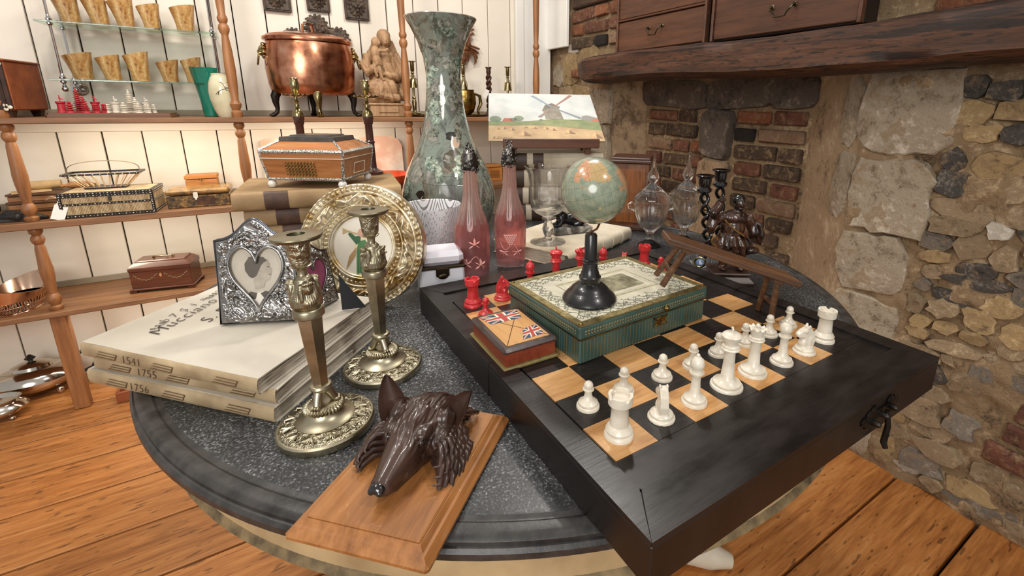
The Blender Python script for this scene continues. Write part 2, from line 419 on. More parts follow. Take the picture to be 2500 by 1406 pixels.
def build_right_wall():
    root = thing('wall_right', 'rubble and brick fireplace wall with stone jambs', None, kind='structure')
    part(root, 'mortar_face', sheet([(1.62, -1.2), (1.62, .76)], -.02, 1.36, .020, .013), m_mortar, 70)
    part(root, 'jamb_face', sheet([(1.62, .755), (1.80, 1.03)], -.02, 1.36, .006, .02), m_plaster, 70)
    part(root, 'hearth_face', sheet([(1.80, 1.02), (1.80, 1.96)], -.02, 1.36, .006, .02), m_mortar, 70)
    part(root, 'jamb_face', sheet([(1.80, 1.955), (1.62, 2.06)], -.02, 1.36, .006, .02), m_plaster, 70)
    part(root, 'mortar_face', sheet([(1.62, 2.055), (1.62, 2.66)], -.02, 1.36, .009, .02), m_mortar, 70)
    part(root, 'upper_face', sheet([(1.62, -1.2), (1.62, 2.66)], 1.30, 2.62, .006, .05, 5), m_mortar, 60)
    def stone(y, z, w, h, m, d=.022, x=1.62, rz=0, rough=.16, n=11, sq=2.6):
        o = part(root, 'stone', stone_mesh(w, h, d, n, rough, sq), m, 32); o.location = (x, y, z); o.rotation_euler = (random.uniform(-.12, .12), 0, rz); return o
    def brick(y, z, w, h, m, x=1.80, rz=0):
        o = part(root, 'brick', brick_mesh(w, h, .03), m, 40); o.location = (x - .0035 - random.random() * .004, y, z); o.rotation_euler = (random.uniform(-.025, .025), 0, rz)
    # rubble right of the fireplace
    z = .045; row = 0
    while z < 1.25:
        h = random.uniform(.045, .08); y = .56 - random.uniform(0, .03)
        while y > -.55:
            w = random.choice((random.uniform(.045, .08), random.uniform(.07, .15)))
            if not (.2 < z < .40 and y - w < .30):
                m = random.choices(STONES, (38, 24, 22, 13, 3))[0]
                stone(y - w / 2, z + random.uniform(-.012, .012), w * 1.04, h * random.uniform(.85, 1.25), m, random.uniform(.004, .016), rough=.26, n=random.choice((9, 10, 12, 14)), sq=random.choice((2, 2.6, 4)))
            y -= w + random.uniform(-.002, .008)
        z += h * .9 + .004; row += 1
    # reused bricks low on the right
    for k, (z, y0) in enumerate(((.235, .295), (.31, .265), (.375, .25))):
        y = y0
        for w in (.19, .2, .2): brick(y - w / 2, z, w, .055, BRICKS[0], 1.622); y -= w + .02
    # pale ashlar quoins of the right jamb, flat face and splay
    for (z0, z1, y1) in ((1.02, 1.27, .52), (.775, 1.005, .54), (.575, .765, .575), (.36, .56, .56), (.18, .345, .55), (.0, .17, .57)):
        stone((.77 + y1) / 2, (z0 + z1) / 2, .775 - y1, z1 - z0, m_ashlar, .013, rough=.09, n=22, sq=9)
    for (z0, z1) in ((1.03, 1.25), (.79, 1.02)): stone(.815, (z0 + z1) / 2, .10, z1 - z0, m_ashlar, .008, x=1.66, rz=-atan2(.18, .275), rough=.08, n=18, sq=8)
    for (y, z, w, h, m) in ((2.13, 1.15, .17, .19, m_ashlar), (2.12, .95, .16, .19, m_ashlar), (2.31, 1.2, .17, .13, STONES[2]), (2.47, 1.19, .13, .15, STONES[0]), (2.34, 1.04, .2, .15, m_ashlar), (2.54, 1.03, .14, .14, STONES[1]),
                            (2.35, .87, .2, .16, STONES[2]), (2.12, .76, .17, .16, m_ashlar), (2.54, .86, .13, .15, m_ashlar), (2.3, .68, .22, .17, STONES[0]), (2.52, .68, .15, .16, STONES[2]), (2.13, .55, .18, .2, m_ashlar), (2.36, .48, .2, .17, STONES[1]), (2.54, .48, .14, .17, STONES[0]),
                            (2.25, 1.395, .18, .15, STONES[2]), (2.43, 1.36, .15, .17, STONES[2]), (2.55, 1.33, .11, .12, m_ashlar), (2.39, 1.47, .09, .045, STONES[4])):
        stone(y, z, w * 1.08, h * 1.06, m, .014, rough=.13, n=16, sq=6)
    brick(2.335, 1.33, .07, .045, BRICKS[2], 1.60)
    part(root, 'wall_timber', M().box((1.607, 2.15, 1.735), (.035, .47, .12), .008), wood('wall_timber', '#241812', '#46301f', '#5d432d', axis=1, scale=1.2, rough=.8, bump=.8, dash=.6, cracks=.7), 40)
    # sooty lintel and the middle pier
    for y, w in ((1.75, .42), (1.36, .33), (1.11, .19)): stone(y, 1.215, w * 1.05, .13, m_soot, .016, x=1.79, rough=.05, n=20, sq=14)
    for z0, z1, m in ((.93, 1.14, m_soot), (.68, .92, m_plaster), (.35, .67, m_plaster), (.0, .34, m_plaster)):
        stone(1.455, (z0 + z1) / 2, .155, z1 - z0 + .006, m, .05, x=1.80, rough=.035, n=20, sq=14)
    # brick panels
    for (ya, yb) in ((1.925, 1.545), (1.365, 1.045)):
        z = .46; r = 0
        while z < 1.135:
            y = ya - random.uniform(0, .02); r += 1; head = r % 2
            while y > yb + .035:
                w = min(random.uniform(.095, .125) if head else random.uniform(.15, .205), y - yb); head = not head if random.random() < .8 else head
                m = random.choices(BRICKS, (28, 36, 20, 6, 8))[0]
                if random.random() > .02: brick(y - w / 2, z, w, random.uniform(.05, .058), m)
                y -= w + random.uniform(.014, .024)
            z += .0725
    # brickwork above the beam
    z = 1.418; r = 0
    while z < 2.2:
        y = 2.40 if z > 1.48 else 1.9; r += 1; head = r % 2
        while y > 1.95:
            w = min(.105 if head else .2, y - 1.93); head = not head
            if w > .03 and not 1.66 < z < 1.81: brick(y - w / 2, z, w, .055, random.choices(BRICKS, (30, 30, 15, 5, 20))[0] if z < 1.75 or y < 2.1 else STONES[1], 1.62)
            y -= w + .018
        y = .72 - .1 * (r % 2)
        while y > -.2: brick(y - .1, z, .2, .056, BRICKS[2 if r % 2 else 0], 1.62); y -= .222
        z += .073
build_right_wall()

def build_beam():
    m = wood('old_oak_beam', '#28160d', '#4e2f1d', '#6b432a', axis=1, scale=1.2, rough=.6, bump=1.0, spots=.6, dash=.7, cracks=.8)
    v = []; f = []; ys = [-.75 + i * .025 for i in range(int(2.89 / .025) + 1)]; n = 20
    for i, y in enumerate(ys):
        top = 1.384 + .006 * sin(y * 4.1 + .5) + .03 * max(0, .7 - y) ; bot = 1.262 + .008 * sin(y * 4.2 + 1)
        e = max(0, (y - 1.98) / .16); xf = 1.425 + .05 * e ** 2 + .006 * sin(y * 5); top -= .012 * e; bot += .05 * e ** 2
        for k in range(n):
            th = 2 * pi * k / n; c, s_ = cos(th), sin(th); q = 9
            r = (abs(c) ** q + abs(s_) ** q) ** (-1 / q); p = Vector(((1.60 + xf) / 2 - c * r * (1.60 - xf) / 2, y, (top + bot) / 2 + s_ * r * (top - bot) / 2))
            d = mnoise.noise(Vector((p.x * 14, p.y * 4, p.z * 22))) * .006 + mnoise.noise(Vector((p.x * 40, p.y * 9, p.z * 60))) * .0025
            v.append((p.x + d * (-1 if c > 0 else 1) * .8, p.y, p.z + d))
    for i in range(len(ys) - 1):
        for k in range(n): j = (k + 1) % n; f.append((i * n + k, (i + 1) * n + k, (i + 1) * n + j, i * n + j))
    f += [tuple(range(n)), tuple(reversed(range((len(ys) - 1) * n, len(ys) * n)))]
    mb = M(); mb.add(v, f)
    single('mantel_beam', mb, m, 'rough hewn dark oak mantel beam over the fireplace', 'beam', smooth=50)
build_beam()

def bail_handle(root, y, z, x, w=.075):
    """swan neck drawer handle on the face at x"""
    mh = mat('dark_brass', '#6b5f49', .35, 1.0, col2='#3b342a', ns=30)
    h = M()
    pts = [(x - .012, y - w / 2, z), (x - .02, y - w / 2 + .004, z - .012), (x - .02, y - w / 2 + .016, z - .022), (x - .02, y - w / 4, z - .032), (x - .02, y, z - .034), (x - .02, y + w / 4, z - .032), (x - .02, y + w / 2 - .016, z - .022), (x - .02, y + w / 2 - .004, z - .012), (x - .012, y + w / 2, z)]
    h.tube(pts, .0028, 8); o = part(root, 'handle', h, mh)
    for s_ in (-1, 1):
        part(o, 'rosette', M().lathe([(.0085, 0), (.0085, .002), (.005, .004), (.0035, .012), (.005, .014), (.003, .017)], 14, T(x, y + s_ * w / 2, z) @ Ry(-pi / 2)), mh)
def build_chests():
    mw = wood('chest_mahogany', '#371f12', '#573420', '#68412a', axis=1, scale=.8, rough=.5, bump=.1)
    md = mat('chest_dark_edge', '#20130c', .6)  # carcass brown, darker than the drawer fronts
    for (y0, y1, x, lab) in ((1.318, 1.853, 1.50, 'dark mahogany chest with two rows of drawers on the beam, nearer the white wall'), (.757, 1.298, 1.505, 'dark mahogany chest with a single deep drawer on the beam, over the brick hearth')):
        r = thing('chest_of_drawers', lab, 'chest', (0, 0, 0), group=None)
        zb = 1.3915; yc = (y0 + y1) / 2; wd = y1 - y0
        part(r, 'carcass', M().box((x + .045, yc, zb + .25), (.08, wd, .5), .003), md)
        a = zb + .006; b = 1.526 if y0 > 1.31 else 1.70
        rows = [(a, b), (b + .012, 1.70)] if y0 > 1.31 else [(a, 1.70)]
        for (za, zc) in rows:
            d = part(r, 'drawer', M().box((x + .004, yc, (za + zc) / 2), (.018, wd - .024, zc - za), .003), mw)
            bail_handle(d, yc + (.01 if y0 > 1.31 else -.02), (za + zc) / 2 + (.02 if y0 > 1.31 else -.075), x - .005, .08)
        for yy in (y0 + .006, y1 - .006): part(r, 'stile', M().box((x, yy, zb + .25), (.026, .011, .5), .002), mw)
        part(r, 'rail', M().box((x, yc, 1.532 if y0 > 1.31 else 1.71), (.022, wd - .024, .008), .002), mw)
build_chests()
# ================================================================== SHELF UNIT
S1, S2, S3 = 1.09, .738, .405          # shelf tops
m_shelf = wood('shelf_oak', '#5d3d25', '#8a6140', '#a5784f', axis=0, scale=.45, rough=.5, bump=.2, spots=.25)
m_post = wood('turned_oak', '#6d452a', '#98653c', '#ae7c50', axis=2, scale=.6, rough=.42, bump=.2, spots=.3)
def build_shelf_unit():
    r = thing('shelf_unit', 'open wooden wall shelves on slender turned posts', 'shelf unit', (0, 0, 0))
    for z, t in ((S1, .02), (S2, .024), (S3, .02)):
        part(r, 'shelf', M().box((.15, 2.4625, z - t / 2), (2.42, .325, t), .0025), m_shelf)
        part(r, 'back_ledge', M().box((.15, 2.628, z + .012), (2.42, .008, .024), .001), mat('ledge_grey', '#8f8472', .6, col2='#a3967f', ns=6))
    def spindle(z0, z1):
        L = z1 - z0
        p = [(.016, 0), (.019, .006), (.019, .014), (.012, .02), (.0175, .03), (.0205, .042), (.0175, .055), (.0115, .064), (.014, .085), (.0185, .13), (.0195, .16), (.018, L * .55)]
        p += [(.0145, L - .075), (.0115, L - .06), (.0165, L - .052), (.019, L - .042), (.0165, L - .032), (.0115, L - .026), (.018, L - .018), (.019, L - .008), (.016, L)]
        return M().lathe([(a, z0 + b) for a, b in p], 20)
    def tall():
        p = [(.016, 0), (.019, .008), (.019, .02), (.012, .028), (.0175, .04), (.02, .052), (.012, .066), (.0165, .12), (.0185, .18), (.0165, .25), (.0115, .305), (.0115, .31), (.0165, .32), (.019, .332), (.0165, .344), (.0115, .35), (.0165, .36), (.0175, .37), (.0125, .382), (.015, .45), (.0175, .6), (.016, .9)]
        return M().lathe([(a, S1 + b) for a, b in p], 20)
    ms = (spindle(S2, S1 - .02).mesh('spindle'), spindle(S3, S2 - .024).mesh('spindle'), tall().mesh('spindle'), M().box((0, 0, (S3 - .02) / 2), (.045, .04, S3 - .02), .003).mesh('leg'))
    for x in (-.69, -.048, .629, 1.331):
        for k, me in enumerate(ms):
            o = part(r, 'leg' if k == 3 else 'spindle', me, m_post if len(me.materials) == 0 else None); o.location = (x, 2.335, 0)
build_shelf_unit()

# ---------------------------------------------------------------- glass rack and horn beakers
m_glassgreen = glass('shelf_glass', (.72, .9, .8), 0, 1.5)
m_chrome = mat('chrome', '#c9c9cb', .12, 1.0)
def build_glass_rack():
    r = thing('glass_wall_rack', 'two clear glass shelves on knobbed chrome rods on the white boards', 'shelf', (0, 0, 0))
    for z in (1.416, 1.222): part(r, 'glass_shelf', M().box((-.332, 2.515, z - .003), (.51, .165, .006), .001), m_glassgreen)
    for x in (-.552, -.092):
        for y in (2.447, 2.588):
            m = M(); m.tube([(x, y, 1.195), (x, y, 1.86)], .0042, 10)
            for z in (1.222, 1.416): m.lathe([(.004, -.016), (.009, -.012), (.009, -.007), (.005, -.006)], 14, T(x, y, z)); m.lathe([(.005, .001), (.009, .002), (.009, .007), (.006, .011), (.004, .02)], 14, T(x, y, z))
            part(r, 'rod', m, m_chrome); part(r, 'finial', M().ball((x, y, 1.187), .0095).lathe([(.004, 0), (.007, .004), (.004, .01)], 12, T(x, y, 1.193)), m_chrome)
        m = M(); m.lathe([(.024, 0), (.024, .004), (.016, .01), (.006, .012), (.004, .05)], 20, T(x, 2.634, 1.19) @ Rx(pi / 2)); part(r, 'wall_flange', m, m_chrome)
build_glass_rack()
def build_beakers():
    t = NT('horn'); v = t.coords((1, 1, .35)); n = t.noise(v, 22, 5, .6, 1.2); r = t.objrand()
    base = t.ramp(t.math('ADD', t.math('MULTIPLY', n, .7), t.math('MULTIPLY', t.noise(t.coords((1, 1, 1)), 120, 3, .7), .3)), [(.34, '#5c3b1c'), (.44, '#a87b45'), (.55, '#c6a06a'), (.66, '#dfc59c')])
    hv = t.n('ShaderNodeHueSaturation'); t.l(t.math('MULTIPLY_ADD', r, .4, .72), hv.inputs['Value']); t.l(base, hv.inputs['Color'])
    t.color(hv.outputs[0]); t.set(rough=.28, sss=.15)
    def beaker(h, rt, lean):
        rb = rt * .66
        m = M(); m.lathe([(rb - .003, 0), (rb, .002), (rb * 1.04 + .001, h * .3), ((rb + rt) / 2, h * .62), (rt, h), (rt - .002, h + .0005), ((rb + rt) / 2 - .003, h * .6), (rb - .004, .006), (0, .006)], 28)
        m.v = [(x + lean * z, y, z * (1 + .10 * x / rt * (z / h))) for x, y, z in m.v]; return m
    data = [(-.512, .115, .040, -.12, 1), (-.433, .112, .038, -.12, 1), (-.361, .098, .0385, -.1, 1), (-.286, .089, .036, -.05, 1), (-.183, .096, .042, -.02, 1),
            (-.515, .091, .042, -.08, 0), (-.431, .088, .036, -.1, 0), (-.351, .103, .040, -.05, 0), (-.260, .081, .037, -.04, 0), (-.184, .094, .035, -.03, 0)]
    for i, (x, h, rt, lean, up) in enumerate(data):
        single('horn_beaker', beaker(h, rt, lean), t.m, '%s horn beaker from the left on the %s glass shelf' % (ordinal(i % 5), 'upper' if up else 'lower'), 'beaker', (x + .005, 2.52, 1.4163 if up else 1.2223), group='horn beakers on the glass shelves')
build_beakers()

# ---------------------------------------------------------------- miniature chest, ornate chessmen, vases
m_bone = mat('bone', '#d8cdb8', .4, col2='#eae2d2', ns=30)
def build_mini_chest():
    r = thing('miniature_chest', 'rust red miniature chest of drawers with bone knobs on the top shelf', 'chest', (-.722, 2.43, S1), -.16)
    mr = mat('rust_leather', '#7a3a1c', .55, col2='#9c5327', ns=18, bump=.2, bs=90)
    md = mat('dark_drawer', '#2a1811', .4, col2='#402519', ns=30)
    part(r, 'carcass', M().box((0, 0, .102), (.17, .2, .156), .004), mr)
    part(r, 'top', M().box((0, 0, .182), (.178, .208, .008), .003), mr)
    part(r, 'front_frame', M().box((0, -.101, .102), (.166, .006, .15), .002), md)
    for k in range(4):
        d = part(r, 'drawer', M().box((-.008, -.106, .05 + k * .032), (.12, .008, .026), .002), md)
        for s_ in (-1, 1): part(d, 'knob', M().lathe([(.003, 0), (.0065, .004), (.0065, .007), (.003, .009)], 12, T(-.008 + s_ * .035, -.110, .05 + k * .032) @ Rx(pi / 2)), m_bone)
    for (x, z) in ((-.07, .17), (.07, .17), (-.07, .034), (.07, .034)):
        for a in range(3): part(r, 'stud', M().lathe([(.006, 0), (.006, .002), (.003, .004)], 10, T(x + .007 * cos(a * 2.1), -.104, z + .007 * sin(a * 2.1)) @ Rx(pi / 2)), m_bone)
    part(r, 'beading', M().tube([(.068, -.106, .03 + i * .006) for i in range(24)], [.0022 + .0012 * (i % 2) for i in range(24)], 6), md)
    for x in (-.06, .06):
        for y in (-.08, .08): part(r, 'foot', M().frustum((.02, .02), (.03, .03), 0, .026, T(x, y, 0)), md)
build_mini_chest()
def build_tray_chess():
    mw = wood('tray_board', '#4b2f1d', '#6f4a30', '#86603f', axis=0, scale=.6, rough=.45)
    m = M(); m.prism([(-.165, -.075), (.165, -.075), (.175, -.06), (.175, .06), (.165, .075), (-.165, .075), (-.175, .06), (-.175, -.06)], 0, .01); m.prism([(-.162, -.07), (.162, -.07), (.168, -.06), (.168, .06), (.162, .07), (-.162, .07), (-.168, .06), (-.168, -.06)], .01, .016)
    single('display_board', m, mw, 'long brown board with cut corners under the ornate red and white chessmen', 'board', (-.42, 2.40, S1), -.02)
    pr = mat('stained_red', '#a8232f', .4, col2='#c93a42', ns=40); pw = mat('bone_white', '#cfc4b2', .45, col2='#e2d9c8', ns=40)
    def stack(beads, base): 
        p = [(base, 0), (base, .004), (base * .7, .006)]; z = .006
        for rr, hh in beads: p += [(rr * .45, z), (rr, z + hh * .35), (rr, z + hh * .65), (rr * .45, z + hh)]; z += hh
        return M().lathe(p + [(.0005, z + .001)], 14)
    def rook():
        m = M(); m.lathe([(.013, 0), (.013, .004), (.011, .006), (.0105, .03), (.013, .032), (.0135, .038), (.010, .038), (.010, .033), (0, .033)], 18)
        m.tube([(0, 0, .03), (0, 0, .058)], .0012, 6); m.ball((0, 0, .05), .003); m.ball((0, 0, .057), .002); m.box((.004, 0, .046), (.008, .001, .005)); return m
    kinds = dict(king=stack([(.012, .008), (.015, .006), (.012, .008), (.014, .005), (.011, .008), (.009, .008), (.0105, .006), (.008, .008), (.009, .006), (.005, .008), (.003, .006)], .015),
                 queen=stack([(.012, .008), (.014, .006), (.011, .008), (.009, .008), (.0095, .006), (.006, .008), (.004, .006)], .014),
                 bishop=stack([(.010, .007), (.011, .006), (.008, .008), (.006, .008), (.003, .005)], .012), knight=stack([(.011, .008), (.012, .007), (.010, .009), (.006, .008)], .012), pawn=stack([(.007, .006), (.0075, .006), (.005, .006), (.006, .007)], .0075), rook=rook())
    mm = {k: (v.mesh('ornate_' + k), v.mesh('ornate_' + k)) for k, v in kinds.items()}
    spots = [('rook', -.118, -.02), ('rook', -.04, .035), ('king', -.082, .022), ('queen', -.062, -.01), ('knight', -.092, -.045), ('bishop', -.05, -.048), ('pawn', -.032, -.03), ('pawn', -.022, -.052), ('pawn', -.01, -.02), ('pawn', .003, -.045), ('pawn', .003, -.015)]
    desc = {'rook': 'flag topped tower', 'king': 'tall many ringed king', 'queen': 'ringed queen', 'knight': 'squat knight', 'bishop': 'slim bishop', 'pawn': 'small knobbed pawn'}
    for c, (ma, word, dx, fl) in enumerate(((pr, 'red', -.02, 1), (pw, 'bone white', .072, -1))):
        seen = {}
        for k, x, y in spots:
            if c and k == 'pawn' and x > 0: x = x - .14
            me = mm[k][c]
            if not me.materials: me.materials.append(ma)
            n = seen[k] = seen.get(k, 0) + 1
            o = part(None, 'ornate_' + k, me, None); o.location = (-.42 + dx + x + (.0 if not c else .05), 2.40 + y, S1 + .016)
            many = k in ('pawn', 'rook')
            tag(o, '%s%s ornate %s chessman on the long board' % (ordinal(n - 1) + ' ' if many else '', word, desc[k]), 'chess piece', 'ornate %s chessmen' % word)
build_tray_chess()
def build_shelf_vases():
    mg = mat('green_foil_glass', '#0c5b48', .12, col2='#137a63', ns=12, stretch=(1, 1, .2), coat=.6)
    h = .192
    m = M(); m.lathe([(.026, 0), (.029, .003), (.034, h * .35), (.045, h * .75), (.053, h), (.0515, h), (.043, h * .74), (.031, h * .3), (0, .02)], 36)
    single('green_vase', m, mg, 'tapering emerald green glass vase on the top shelf', 'vase', (-.136, 2.475, S1))
    r = thing('cream_vase', 'cream porcelain vase painted with a bird on a branch', 'vase', (-.083, 2.385, S1))
    prof = [(.028, 0), (.031, .004), (.041, .03), (.049, .07), (.0505, .1), (.047, .13), (.039, .152), (.034, .16), (.0345, .168), (.032, .168), (.032, .158), (.0, .15)]
    part(r, 'body', M().lathe(prof, 36), mat('cream_porcelain', '#c8bf9a', .12, col2='#dcd5b8', ns=14, coat=.8))
    part(r, 'rim', M().torus((0, 0, .168), .0333, .0014, 32, 6), mat('dark_rim', '#3a3126', .4))
    def rad(z):
        for (a, z0), (b, z1) in zip(prof[:9], prof[1:9]):
            if z0 <= z <= z1: return a + (b - a) * (z - z0) / (z1 - z0)
        return .034
    def on(u, z, e=.0004): th = -pi / 2 + .25 + u; q = rad(z) + e; return (q * cos(th), q * sin(th), z)
    mb = mat('branch_ink', '#3a2a1c', .5)
    for k, ln in enumerate(([(.8, .118), (.5, .105), (.2, .1), (-.2, .108), (-.5, .1), (-.75, .088)], [(.6, .11), (.75, .128), (.85, .14)], [(.45, .104), (.3, .125), (.1, .135)], [(.3, .125), (.45, .138)], [(-.5, .1), (-.6, .086)], [(.0, .103), (-.2, .13), (-.45, .135)])):
        part(r, 'branch', M().tube([on(u, z) for u, z in ln], [.0011] * len(ln), 5), mb)
    part(r, 'painted_bird', M().tube([on(-.15, .112), on(.0, .114), on(.2, .112), on(.35, .106)], [.001, .0045, .004, .001], 8, flat=.25), mat('bird_brown', '#6b2d1c', .5))
build_shelf_vases()

# ---------------------------------------------------------------- copper pot
m_brass = mat('brass', '#b0a074', .22, 1.0, col2='#84754e', ns=25)
def build_pot():
    t = NT('polished_copper'); v = t.coords(); n = t.noise(v, 14, 5, .6)
    z = t.sep(v)[2]
    t.color(t.ramp(n, [(.3, '#9a5c42'), (.55, '#cf9273'), (.8, '#e6b79d')])); t.set(metal=1.0, rough=t.ramp(n, [(.3, (.16, .16, .16)), (.75, (.3, .3, .3))])); t.bump(t.noise(v, 30, 3), .08, .003)
    mc = t.m; dark = mat('leg_iron', '#241d17', .4, .6)
    r = thing('copper_cauldron', 'large oval lidded copper pot on brass paw feet', 'pot', (.252, 2.455, S1))
    ell = lambda R, z, th: R * (1 if False else 1 / sqrt((cos(th)) ** 2 + (sin(th) / .72) ** 2))
    part(r, 'body', M().lathe([(.12, .093), (.155, .096), (.166, .106), (.174, .14), (.179, .2), (.177, .26), (.168, .305), (.166, .312), (.162, .312), (.165, .26), (.15, .12), (0, .11)], 56, rfun=ell), mc)
    lid = part(r, 'lid', M().lathe([(.166, .313), (.176, .314), (.178, .322), (.176, .329), (.168, .332), (.16, .34), (.10, .352), (.03, .356), (0, .356)], 56, rfun=ell), mc)
    hp = [(-.022, 0, .35), (-.024, 0, .37), (-.02, 0, .388), (-.008, 0, .394), (.008, 0, .394), (.02, 0, .388), (.024, 0, .37), (.022, 0, .35)]
    part(lid, 'lid_handle', M().tube(hp, .011, 8, Rz(.5), flat=.22), mc)
    part(lid, 'handle_plate', M().box((0, 0, .356), (.07, .03, .004), .0015, Rz(.5)), mc)
    for (x, y, a, br) in ((-.145, -.02, pi, 0), (.145, -.02, 0, 0), (.0, -.10, -pi / 2, 1), (0, .10, pi / 2, 0)):
        pts = [(0, 0, .108), (.012, 0, .085), (.012, 0, .06), (.008, 0, .035), (.012, 0, .018), (.026, 0, .008), (.036, 0, .006)]
        leg = M().tube(pts, [.02, .018, .013, .009, .009, .01, .006], 10, T(x, y, 0) @ Rz(a))
        for s_ in (-1, 0, 1): leg.ball((0, 0, 0), (.012, .0055, .007), 10, 6, T(x, y, 0) @ Rz(a) @ T(.03, s_ * .009, .007))
        part(r, 'paw_leg', leg, m_brass if br else dark)
    for s_ in (-1, 1):
        m = M(); m.ball((s_ * .176, 0, .27), (.02, .024, .026)); m.ball((s_ * .19, 0, .265), (.01, .014, .012))
        for a in range(9): m.ball((s_ * .176, .024 * cos(a * .7), .272 + .027 * sin(a * .7)), .0085, 8, 6)
        o = part(r, 'lion_boss', sculpt(m, .0025, 3), m_brass)
        part(o, 'ring', M().torus((0, 0, 0), .024, .004, 24, 8, T(s_ * .198, 0, .238) @ Ry(pi / 2 - s_ * .2)), m_brass)
build_pot()

# ---------------------------------------------------------------- carved heads, masks, statue
m_walnut = mat('dark_carved_wood', '#33281f', .6, col2='#5f4f41', ns=30, bump=.3, bs=90)
def lion_face(seed=0, w=1.0):
    """carved lion face looking along -y, about .1 wide"""
    random.seed(seed); m = M()
    m.ball((0, 0, 0), (.04, .022, .044)); m.ball((0, -.016, -.012), (.02, .018, .018)); m.ball((-.011, -.026, -.018), (.012, .011, .010)); m.ball((.011, -.026, -.018), (.012, .011, .010))
    m.ball((0, -.024, -.002), (.009, .012, .02)); m.ball((0, -.034, -.008), (.010, .006, .006)); m.ball((0, -.022, -.038), (.013, .01, .008))
    for s_ in (-1, 1):
        m.ball((s_ * .017, -.02, .016), (.013, .009, .006), m=Ry(s_ * .4)); m.ball((s_ * .016, -.019, .007), .0055); m.ball((s_ * .028, -.014, -.006), (.011, .01, .014)); m.ball((s_ * .034, -.006, .036), (.009, .008, .012))
    for ring, (R, k) in enumerate(((.042, 14), (.052, 17))):
        for i in range(k):
            a = 2 * pi * (i + .5 * ring) / k; c, s_ = cos(a), sin(a)
            p0 = Vector((c * R * .85, -.006 + .006 * ring, s_ * R)); p1 = p0 + Vector((c * .014 + .006 * s_, .004, s_ * .014 - .004)); p2 = p1 + Vector((c * .005 - .007 * s_, .006, s_ * .005 - .006))
            m.tube([p0 * .8, p0, p1, p2], [.008, .009, .007, .003], 7)
    return sculpt(m, .0022, 2)
LION = lion_face(3)
def build_masks():
    for i, (x, z, sc, lab) in enumerate(((.16, 1.612, 1.0, 'square carved lion mask plaque nearest the glass rack'), (.327, 1.622, .9, 'square carved lion mask plaque directly above the copper pot lid'), (.494, 1.61, 1.02, 'square carved grotesque face plaque above the statue'))):
        r = thing('carved_plaque', lab, 'plaque', (x, 2.632, z), group='carved mask plaques on the wall')
        part(r, 'board', M().box((0, -.008, 0), (.108 * sc, .016, .132 * sc), .003), m_walnut)
        part(r, 'border', M().tube([(a * .046 * sc, -.017, b * .058 * sc) for a, b in ((-1, -1), (1, -1), (1, 1), (-1, 1))], .0035, 6, closed=True), m_walnut)
        part(r, 'lion_face', LION, m_walnut, mx=T(0, -.018, .004) @ S(.66 * sc, .8, .8 * sc))
    for (x, z, sc, lab) in ((.306, 1.487, .92, 'dark carved lion head standing above the pot lid handle'), (.205, 1.425, .85, 'dark maned carved lion peeping over the pot lid, left of the lid handle'), (.395, 1.44, .92, 'dark maned carved lion peeping over the pot lid, right of the lid handle')):
        r = thing('lion_carving', lab, 'carving', (x, 2.605, z), group='carved heads behind the copper pot')
        part(r, 'face', LION, m_walnut, mx=S(sc, 1.0, sc * 1.05))
        part(r, 'wall_block', M().box((0, .02, 0), (.06, .02, .07), .004), m_walnut)
    # foliate mask partly behind the tall vase
    mm = mat('chestnut_carving', '#5a3420', .4, col2='#87532f', ns=28)
    r = thing('foliate_mask', 'chestnut brown carved foliate mask on the wall behind the tall vase', 'carving', (1.015, 2.628, 1.49))
    m = M(); m.ball((0, -.03, 0), (.055, .035, .075)); m.ball((0, -.062, -.005), (.014, .02, .026)); m.ball((0, -.055, -.045), (.022, .014, .012))
    for s_ in (-1, 1): m.ball((s_ * .024, -.055, .022), (.014, .01, .009)); m.ball((s_ * .03, -.05, -.02), (.016, .014, .018)); m.tube([(s_ * .04, -.02, .07), (s_ * .055, -.02, .1), (s_ * .06, -.015, .13)], [.014, .012, .003], 8)
    part(r, 'face', sculpt(m, .004, 2), mm)
    for s_ in (-1, 1):
        for k in range(4): part(r, 'leaf', M().tube([(s_ * .04, -.02, -.02 - .008 * k), (s_ * (.075), -.03, -.03 - .016 * k), (s_ * (.1 - .006 * k), -.02, -.035 - .022 * k), (s_ * (.108 - .01 * k), -.01, -.03 - .03 * k)], [.008, .013, .012, .003], 8, flat=.5), mm)
        for k in range(3): part(r, 'leaf', M().tube([(s_ * .045, -.02, .03 + .02 * k), (s_ * (.066), -.03, .04 + .022 * k), (s_ * .078, -.02, .035 + .026 * k)], [.008, .012, .004], 8, flat=.6), mm)
    part(r, 'beard', sculpt(M().tube([(0, -.03, -.06), (.004, -.035, -.1), (-.006, -.03, -.135)], [.035, .026, .004], 10).tube([(.03, -.03, -.06), (.035, -.03, -.11)], [.018, .004], 8).tube([(-.03, -.03, -.06), (-.035, -.03, -.11)], [.018, .004], 8), .004, 2), mm)
build_masks()
